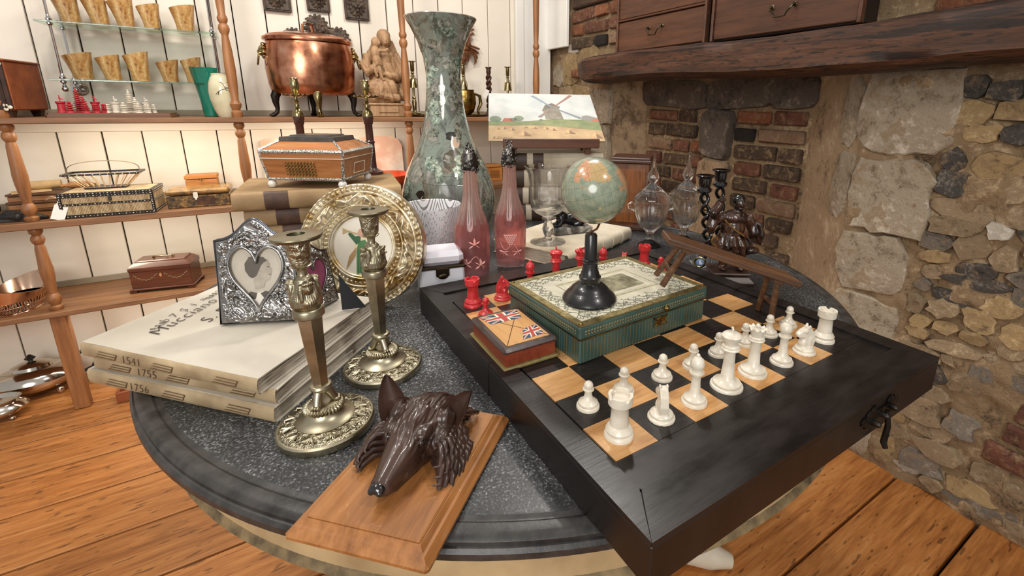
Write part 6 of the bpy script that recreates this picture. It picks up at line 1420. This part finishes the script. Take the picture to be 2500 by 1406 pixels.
def build_inlaid_box():
    ms = wood('sandalwood', '#7c4a26', '#a5693a', '#b57a48', axis=0, scale=1.2, rough=.35, coat=.2); t = NT('sadeli_border'); v = t.coords(); n = t.voronoi(v, 330); t.color(t.ramp(n, [(.25, '#2c2f31'), (.5, '#9a9a94'), (.7, '#c9c8c0')])); t.set(rough=.35, metal=.2); mb = t.m; mw = mat('ivory_string', '#ddd8ca', .4); me_ = mat('dark_horn_top', '#3b3835', .3, col2='#514d49', ns=30)
    L, D, H = .205, .172, .074; r = thing('inlaid_casket', 'sloped sandalwood casket with silvery inlaid borders on white ball feet', 'box', (.136, 1.372, ZTOME - .0005), -.60); z0 = .0195
    for x in (-1, 1):
        for y in (-1, 1): part(r, 'ball_foot', M().ball((x * (L / 2 - .014), y * (D / 2 - .014), .0102), .0102, 18, 12), mat('white_ball', '#dedad2', .25))
    part(r, 'body', M().frustum((L - .018, D - .018), (L, D), z0, z0 + .054), ms, 20); part(r, 'lid_rim', M().frustum((L, D), (L + .002, D + .002), z0 + .0555, z0 + H), ms, 20)
    part(r, 'lid_slope', M().frustum((L + .002, D + .002), (L * .66, D * .62), z0 + H, z0 + H + .02), ms, 20); part(r, 'lid_top', M().frustum((L * .68, D * .64), (L * .66, D * .62), z0 + H + .02, z0 + H + .03).frustum((L * .5, D * .46), (L * .48, D * .44), z0 + H + .03, z0 + H + .034), me_, 20)
    def edge(p, q, w=.0075): part(r, 'inlaid_border', M().tube([p, q], w / 2 * 1.25, 4), mb, 20)
    for s_, zz in ((1, z0 + .004), (1, z0 + H - .003)):
        k = (L - .018 if zz < z0 + .01 else L + .001) / 2 - .001; kd = (D - .018 if zz < z0 + .01 else D + .001) / 2 - .001
        for a, b in (((-k, -kd), (k, -kd)), ((k, -kd), (k, kd)), ((k, kd), (-k, kd)), ((-k, kd), (-k, -kd))): edge((a[0], a[1], zz), (b[0], b[1], zz))
    for x in (-1, 1):
        for y in (-1, 1): edge((x * (L / 2 - .010), y * (D / 2 - .010), z0 + .002), (x * (L / 2 - .001), y * (D / 2 - .001), z0 + H - .002)); part(r, 'ridge_border', M().tube([(x * L / 2, y * D / 2, z0 + H), (x * L * .335, y * D * .315, z0 + H + .02)], .003, 4), mb, 20)
    part(r, 'seam', M().box((0, 0, z0 + .0548), (L + .003, D + .003, .0014)), mw)
    esc = M()
    for i in range(9):
        for j in range(5): esc.torus((-.032 + .008 * i, 0, -.014 + .007 * j), .0038, .0008, 8, 4, T(0, -D / 2 + .0015, z0 + .03) @ Rx(-.17) @ T(0, -.001, 0) @ Matrix.Identity(4)) if False else esc.tube([(-.032 + .008 * i + .0038 * cos(a * pi / 4), 0, -.014 + .007 * j + .0038 * sin(a * pi / 4)) for a in range(8)], .0008, 4, T(-.005, -D / 2 + .001, z0 + .029) @ Rx(.17), closed=True)
    part(r, 'pierced_escutcheon', esc, m_gold, kind='stuff')
    part(r, 'side_stringing', M().tube([(L / 2 + .0003 - .0035, -.03, z0 + .014), (L / 2 + .0003 - .0035, .03, z0 + .014), (L / 2 + .001 - .0002, .03, z0 + .04), (L / 2 + .001 - .0002, -.03, z0 + .04)], .0011, 4, closed=True), mw)
build_inlaid_box()
def build_tall_candlesticks():
    md = wood('mahogany_column', '#2d1512', '#47221c', axis=2, scale=1.2, rough=.25, coat=.5)
    for k, (x, y, lab) in enumerate(((.108, 1.515, 'fluted mahogany and brass candlestick behind the inlaid casket, nearer the copper pot'), (.285, 1.492, 'fluted mahogany and brass candlestick behind the inlaid casket, nearer the statue'))):
        r = thing('column_candlestick', lab, 'candlestick', (x, y, ZTOME), group='pair of mahogany column candlesticks')
        part(r, 'column', M().lathe([(.03, 0), (.03, .008), (.018, .014), (.013, .02), (.0115, .09), (.0135, .093), (.0135, .097), (.011, .1), (.0105, .145), (.013, .149), (.0135, .156), (.015, .162), (.015, .168)], 36, rfun=lambda R, z, th: R * (1 - .06 * abs(cos(6 * th)) * (.02 < z < .09 or .1 < z < .145))), md)
        part(r, 'brass_cap', M().lathe([(.0145, .168), (.015, .176), (.010, .186), (.005, .192), (.006, .198), (.004, .203), (.007, .208), (.004, .214), (.004, .22)], 24), m_brass)
        sc = M(); sc.lathe([(.004, .219), (.02, .2205), (.034, .226), (.0338, .2268), (.02, .2222), (.004, .2215)], 48); sc.v = [(a, b, c + (.002 * cos(14 * atan2(b, a)) if a * a + b * b > .0009 else 0)) for a, b, c in sc.v]; part(r, 'drip_tray', sc, m_brass)
        part(r, 'nozzle', M().lathe([(.004, .222), (.006, .228), (.011, .245), (.0125, .254), (.010, .262), (.0095, .266), (.0125, .268), (.011, .27), (.008, .27), (.008, .255), (0, .25)], 24), m_brass)
build_tall_candlesticks()
# ================================================================== FAR SIDE OF THE TABLE
def plain_book(name, lab, loc, yaw, L, D, H, mcov, mpg, bands=0, group=None, labels=()):
    """lying book, spine along x at -y"""
    r = thing(name, lab, 'book', loc, yaw, group)
    part(r, 'pages', M().box((0, .003, H / 2), (L - .008, D - .01, H - .005)), mpg)
    for z in (.0015, H - .0015): part(r, 'cover_board', M().box((0, 0, z), (L, D, .003), .001), mcov)
    n = 24; v = []
    for i in range(n + 1):
        for j in range(9): a = pi * j / 8; v.append((-L / 2 + L * i / n, -D / 2 + .002 - .010 * sin(a), H / 2 - H / 2 * cos(a)))
    sp = M(); sp.add(v, [(i * 9 + j, (i + 1) * 9 + j, (i + 1) * 9 + j + 1, i * 9 + j + 1) for i in range(n) for j in range(8)]); part(r, 'spine', sp, mcov, 60)
    for b in range(bands):
        x = -L / 2 + L * (b + 1) / (bands + 1); part(r, 'raised_band', M().tube([(x, -D / 2 + .002 - .0105 * sin(pi * j / 8), H / 2 - H / 2 * cos(pi * j / 8)) for j in range(9)], .0017, 6), mcov)
    for (x0, x1, m) in labels:
        v = []
        for i in range(4):
            for j in range(9): a = pi * j / 8; v.append((x0 + (x1 - x0) * i / 3, -D / 2 + .0016 - .0104 * sin(a), H / 2 - (H / 2 + .0005) * cos(a)))
        lb = M(); lb.add(v, [(i * 9 + j, (i + 1) * 9 + j, (i + 1) * 9 + j + 1, i * 9 + j + 1) for i in range(3) for j in range(8)]); part(r, 'spine_label', lb, m, 60)
    return r
m_pale = mat('pale_vellum', '#b5a68c', .55, col2='#d6cbb6', ns=7, bump=.12, bs=50); m_edge = mat('book_edge', '#a39680', .85, col2='#c4b9a5', ns=50, stretch=(1, 1, 10)); m_dk = mat('dark_calf', '#2f2018', .5, col2='#4a3324', ns=20)
def build_far_books():
    plain_book('dark_book', 'dark leather book edge under the bottles beside the pale vellum book', (.545, 1.045, ZT), .30, .20, .30, .017, m_dk, m_edge) if False else None
    plain_book('pale_vellum_book', 'large pale vellum book with ribbed spine under the goblet', (.70, 1.065, ZT), .40, .335, .235, .036, m_pale, m_edge, 5, labels=((-.13, -.085, m_dk),))
    z = ZT; hs = (.058, .056, .060, .054); spn = mat('stack_vellum', '#a3947c', .6, col2='#c9bda8', ns=8, bump=.15)
    for k, h in enumerate(hs):
        yaw = (-.50, -.54, -.5, -.47)[k]; c = Vector((.882, 1.415)) + Vector((random.uniform(-.006, .006), random.uniform(-.006, .006)))
        plain_book('stacked_folio', ('lowest pale folio of the stack under the windmill picture', 'second lowest pale folio of the stack under the windmill picture', 'third pale folio up in the stack under the windmill picture', 'topmost pale folio directly under the picture stand')[k], (c.x, c.y, z), yaw, .30, .20, h, spn, m_edge, 0, 'folios under the windmill picture', ((-.145, -.105, m_dk), (-.085, -.05, m_dk)))
        z += h + .0004
    return z
ZF = build_far_books()
def build_painting():
    az, el = .435, .487; e = Vector((cos(az), -sin(az), 0)); u = Vector((sin(az) * cos(el), cos(az) * cos(el), sin(el))); nrm = e.cross(u).normalized()
    Wd, Hd = .38, .326; o = Vector((.624, 1.40, 1.040)); mx = Matrix((e, u, nrm)).transposed().to_4x4(); mx.translation = o
    r = thing('windmill_painting', 'unframed oil painting of a windmill above a field of haystacks', 'painting', (0, 0, 0)); r.matrix_world = mx
    part(r, 'canvas', M().box((Wd / 2, Hd / 2, -.003), (Wd, Hd, .005)), mat('canvas_edge', '#8d8371', .8))
    def pic(name, poly, z, c, c2=None, ns=30): return part(r, name, M().prism([(x * Wd, y * Hd) for x, y in poly], 0, .0002 + z * .0002, T(0, 0, -.0004)), mat('oil_' + name + c, c, .55, col2=c2 or c, ns=ns, bump=.2, bs=90))
    pic('painted_sky', [(0, .38), (1, .38), (1, 1), (0, 1)], 1, '#a6aaa9', '#bcbcb6', 14); pic('painted_field', [(0, 0), (1, 0), (1, .32), (0, .3)], 1, '#9a7d5b', '#b59a72', 16); pic('painted_hedge', [(0, .29), (.5, .3), (1, .2), (1, .4), (.9, .42), (.6, .43), (.3, .38), (0, .38)], 2, '#66724c', '#7f8258', 24)
    for (x, y, s_) in ((.06, .42, .06), (.27, .44, .05), (.22, .41, .035), (.47, .41, .02)): pic('painted_tree', [(x + s_ * cos(a * .7) * .9, y + s_ * 1.1 * sin(a * .7)) for a in range(9)], 3, '#5a6a55', '#76836a')
    pic('painted_red_roof', [(.12, .38), (.22, .38), (.2, .44), (.14, .44)], 3, '#a05a45'); pic('painted_barn', [(.84, .42), (.99, .38), (1, .46), (.9, .52), (.86, .5)], 3, '#7d7b76'); pic('painted_red_roof', [(.93, .4), (1, .39), (1, .44), (.97, .45)], 4, '#a8604a')
    pic('painted_mill', [(.515, .43), (.50, .62), (.53, .72), (.60, .74), (.655, .68), (.68, .42)], 4, '#6d675c', '#86806f'); pic('painted_mill_cap', [(.49, .6), (.53, .74), (.6, .78), (.67, .7), (.65, .63), (.55, .66)], 5, '#5c574e', '#767063')
    for (x0, y0, x1, y1, c) in ((.6, .68, .42, .95, '#7d8a94'), (.6, .68, .8, .97, '#8d6b62'), (.6, .68, .84, .45, '#757c80'), (.6, .68, .46, .47, '#84706a')):
        dx, dy = x1 - x0, y1 - y0; l = sqrt(dx * dx + dy * dy); nx, ny = -dy / l * .016, dx / l * .016; pic('painted_sail', [(x0 + nx * .3, y0 + ny * .3), (x1 + nx, y1 + ny), (x1 - nx, y1 - ny), (x0 - nx * .3, y0 - ny * .3)], 6, c)
    for (x, y, s_) in ((.3, .13, .075), (.70, .17, .06), (.93, .09, .07), (.13, .24, .03), (.2, .22, .035), (.4, .25, .03), (.5, .24, .035), (.56, .22, .04), (.08, .23, .025), (.32, .26, .025)):
        pic('painted_haystack', [(x - s_ * .7, y - s_ * .5), (x - s_ * .3, y + s_ * .5), (x, y + s_), (x + s_ * .35, y + s_ * .4), (x + s_ * .8, y - s_ * .5)], 4, '#a98560', '#c4a277'); pic('painted_haystack_side', [(x + s_ * .05, y - s_ * .5), (x + s_ * .1, y + s_ * .7), (x + s_ * .4, y + s_ * .3), (x + s_ * .9, y - s_ * .55)], 5, '#7d6048')
    part(r, 'signature', text_mesh('S.Dumur', .018, .0001, .3), mat('sign_ink', '#5a4a3a', .6), mx=T(.012, .012, .0008))
    # low picture stand
    me_ = wood('stand_wood', '#3b2013', '#5b3521', axis=0, scale=1.2, rough=.4); s0 = o + e * .045 - Vector((0, 0, .004)) - nrm * .0
    st = thing('picture_stand', 'low dark wooden picture stand holding the windmill painting', 'stand', (s0.x, s0.y, ZF), -az); h = s0.z - ZF
    part(st, 'ledge', M().box((.155, -.012, h - .008), (.31, .022, .02), .003), me_); part(st, 'lip', M().box((.155, -.024, h - .002), (.31, .005, .03), .0015), me_)
    for x in (.035, .275): part(st, 'leg', M().box((x, -.004, (h - .018) / 2), (.02, .014, h - .018), .001), me_); part(st, 'slope_bar', M().box((x, .14 * cos(el), h - .014 + .14 * sin(el)), (.016, .29, .008), .001, None) if False else M().tube([(x, .0, h - .012), (x, .27 * cos(el), h - .012 + .27 * sin(el))], .006, 4), me_, 20)
    for x in (.035, .275): part(st, 'rear_leg', M().tube([(x, .2 * cos(el), h - .014 + .2 * sin(el)), (x, .10, .004)], .006, 4), me_, 20)
build_painting()
def build_far_things():
    mo = wood('fumed_oak', '#3d200f', '#653a1c', '#7b4a26', axis=2, scale=1.0, rough=.35, coat=.3); md = wood('dark_oak_top', '#2a170e', '#43271a', axis=0, rough=.35)
    r = thing('oak_cabinet', 'small upright golden oak cabinet behind the globe', 'box', (1.015, 1.155, ZT), -.80)
    part(r, 'case', M().box((0, 0, .112), (.118, .135, .2), .002), mo); part(r, 'plinth', M().box((0, 0, .007), (.132, .15, .014), .003), md); part(r, 'top', M().box((0, 0, .217), (.128, .146, .010), .002).box((0, 0, .2255), (.122, .14, .007), .002), md); part(r, 'front_door', M().box((0, -.069, .11), (.096, .004, .17), .001), wood('tiger_oak', '#4a2811', '#7d4a22', '#935a2c', axis=2, scale=2.2, rough=.3, coat=.4)); part(r, 'handle', M().ball((.04, -.073, .11), .0035), m_brass)
    # marble base and crouching dog
    t = NT('grey_marble'); v = t.coords(); n = t.noise(v, 16, 5, .6, 1.5); t.color(t.ramp(n, [(.4, '#3a3937'), (.5, '#67635e'), (.56, '#a09a92'), (.62, '#4b4946')])); t.set(rough=.2)
    z = ZT + .0362; r = thing('dog_paperweight', 'black crouching animal figure on a veined grey marble slab', 'figurine', (.72, 1.075, z), -.15)
    part(r, 'marble_slab', M().box((0, 0, .009), (.115, .075, .018), .003), t.m); m = M(); m.ball((.01, 0, .036), (.032, .018, .018)); m.ball((-.022, 0, .04), (.018, .015, .019)); m.ball((-.034, 0, .056), (.014, .012, .012)); m.ball((-.045, 0, .052), (.009, .007, .006)); m.ball((.034, .0, .03), (.016, .02, .014))
    for s_ in (-1, 1): m.tube([(-.026, s_ * .009, .036), (-.034, s_ * .011, .022), (-.052, s_ * .011, .0205)], [.008, .006, .0055], 8); m.tube([(.036, s_ * .014, .03), (.02, s_ * .018, .022), (.006, s_ * .018, .0205)], [.01, .007, .0055], 8); m.ball((-.03, s_ * .008, .067), (.004, .003, .006))
    part(r, 'animal', sculpt(m, .0016, 2), mat('black_bronze', '#141313', .25, .3))
    # figure candelabrum
    mf = mat('lacquered_figure', '#1f120e', .26, col2='#4d2f1f', ns=44, ramp=(.4, .66), coat=.4); mg = mat('worn_gold_lacquer', '#6b4a24', .3, .4, col2='#8f6a35', ns=60); mk = mat('black_lacquer', '#100d0c', .12, coat=.6)
    r = thing('figure_candelabrum', 'dark lacquered standing figure with one raised arm holding twisted candle arms', 'candelabrum', (.872, .648, ZT), -.62)
    part(r, 'plinth', M().box((0, 0, .004), (.10, .085, .008), .002).frustum((.094, .08), (.07, .058), .008, .02).box((0, 0, .023), (.086, .072, .006), .002), mat('plinth_brown', '#2d1c16', .35, col2='#45302a', ns=20)); z = .026
    m = M(); m.tube([(-.012, 0, z + .002), (-.013, 0, z + .03), (-.009, 0, z + .06)], [.009, .011, .015], 10); m.tube([(.02, -.006, z + .008), (.024, -.01, z + .032), (.012, 0, z + .06)], [.010, .012, .016], 10); m.ball((-.014, -.008, z + .004), (.009, .016, .005)); m.ball((.022, -.016, z + .008), (.010, .016, .007))
    m.ball((0, 0, z + .07), (.032, .024, .024)); m.ball((.002, 0, z + .095), (.027, .021, .026)); m.ball((.004, 0, z + .12), (.030, .020, .018)); m.ball((.008, -.002, z + .133), (.011, .011, .012)); m.ball((-.02, -.005, z + .052), (.022, .018, .014)); m.ball((.028, 0, z + .056), (.024, .018, .012))
    m.tube([(-.02, 0, z + .124), (-.042, -.008, z + .116), (-.046, -.016, z + .135), (-.034, -.022, z + .158)], [.013, .012, .012, .007], 10); m.tube([(-.042, -.01, z + .118), (-.05, -.012, z + .1), (-.047, -.012, z + .085)], [.012, .012, .006], 8)
    m.tube([(.03, 0, z + .122), (.046, .002, z + .105), (.05, -.006, z + .085), (.062, -.014, z + .088)], [.013, .015, .014, .006], 10); m.tube([(.046, .002, z + .1), (.052, .006, z + .08), (.046, .004, z + .06)], [.012, .012, .004], 8); m.ball((.046, -.01, z + .048), (.018, .012, .008))
    for q in range(12):
        a = 2 * pi * q / 12; m.tube([(.02 * cos(a), .016 * sin(a), z + .082), (.034 * cos(a) + .003, .026 * sin(a), z + .06), (.040 * cos(a) + .004, .030 * sin(a), z + .038 + .006 * sin(q * 2.3))], [.008, .009, .003], 7)
    for q in range(6):
        m.tube([(.04 + .003 * q, .012 - .005 * q, z + .11), (.052 + .002 * q, .012 - .006 * q, z + .085), (.05 + .002 * q, .008 - .005 * q, z + .062)], [.006, .006, .002], 6); m.tube([(-.035 - .002 * q, -.012 + .004 * q, z + .13), (-.05 + .001 * q, -.016 + .005 * q, z + .11), (-.046 + .001 * q, -.014 + .004 * q, z + .086)], [.006, .006, .002], 6)
    part(r, 'figure', sculpt(m, .0016, 2, lambda co, n: .0012 * mnoise.noise(Vector((co.x * 160, co.y * 160, co.z * 70)))), mf)
    h = M(); h.ball((.010, -.006, z + .153), (.0135, .0145, .0175)); h.ball((.010, -.020, z + .151), (.0025, .004, .004)); h.ball((.010, -.0185, z + .144), (.005, .003, .002)); h.ball((.004, -.018, z + .155), (.003, .002, .0015)); h.ball((.016, -.018, z + .155), (.003, .002, .0015)); h.ball((-.004, -.003, z + .15), (.002, .004, .005)); h.ball((.024, -.003, z + .15), (.002, .004, .005)); part(r, 'face', sculpt(h, .0009, 2), mf)
    part(r, 'cap', M().ball((.009, -.0015, z + .1585), (.0155, .0162, .0145), 24, 14), mk); hand = M(); hand.ball((-.034, -.022, z + .162), (.006, .005, .007))
    for q in range(4): hand.tube([(-.037 + .0022 * q, -.024, z + .165), (-.037 + .0022 * q, -.03, z + .169), (-.036 + .0022 * q, -.03, z + .164)], .0013, 6)
    hand.tube([(-.03, -.022, z + .16), (-.027, -.027, z + .165), (-.03, -.03, z + .166)], .0014, 6); part(r, 'raised_hand', hand, mf); part(r, 'gold_sash', M().tube([(-.022, -.016, z + .118), (-.004, -.024, z + .1), (.02, -.022, z + .085), (.028, -.012, z + .075)], [.004, .005, .005, .003], 8, flat=.4), mg)
    for q, (sx, sy, hh) in enumerate(((-.066, .008, .172), (-.022, .045, .180))):
        arm = M(); n = 40
        for w_ in (0, 1): arm.tube([(sx * (.6 + .4 * i / n) + .008 * cos(i * .42 + w_ * pi), sy * (i / n) + .018 * (1 - i / n) + .008 * sin(i * .42 + w_ * pi), z + .02 + (hh - .02) * i / n) for i in range(n + 1)], .0042, 7)
        part(r, 'twisted_arm', arm, mk, 60); part(r, 'candle_socket', M().lathe([(.005, 0), (.010, .004), (.0165, .009), (.0165, .013), (.012, .018), (.0135, .024), (.0145, .038), (.0195, .041), (.0202, .0435), (.018, .045), (.0125, .045), (.0125, .027), (0, .024)], 28, T(sx, sy + .0, z + hh - .004)), mk)
    part(r, 'scroll_ornament', M().tube([(-.036 + (.003 + .0011 * i) * cos(i * .6), -.012, z + .07 + (.003 + .0011 * i) * sin(i * .6)) for i in range(13)], .0024, 7), mg)
    # cameo scent bottle
    r = thing('cameo_scent_bottle', 'small clear glass scent bottle with a blue cameo beside the tilted bench', 'bottle', (.882, .735, ZT), -.9)
    part(r, 'bottle', M().ball((0, 0, .019), (.026, .015, .019), 28, 16), m_clear, 180); part(r, 'gilt_mount', M().torus((0, 0, 0), .012, .0025, 24, 8, T(0, -.0155, .019) @ Rx(pi / 2)), m_brass); part(r, 'cameo', M().ball((0, -.0155, .019), (.0105, .002, .0105), 20, 8), mat('jasper_blue', '#7d97c4', .5)); part(r, 'cameo_figure', M().ball((0, -.0178, .019), (.003, .0008, .006)).ball((.003, -.0178, .016), (.003, .0008, .003)), mat('jasper_white', '#e6e6ea', .5)); part(r, 'stopper', M().lathe([(.006, 0), (.007, .004), (.004, .008)], 16, T(0, 0, .037)), m_brass)
build_far_things()
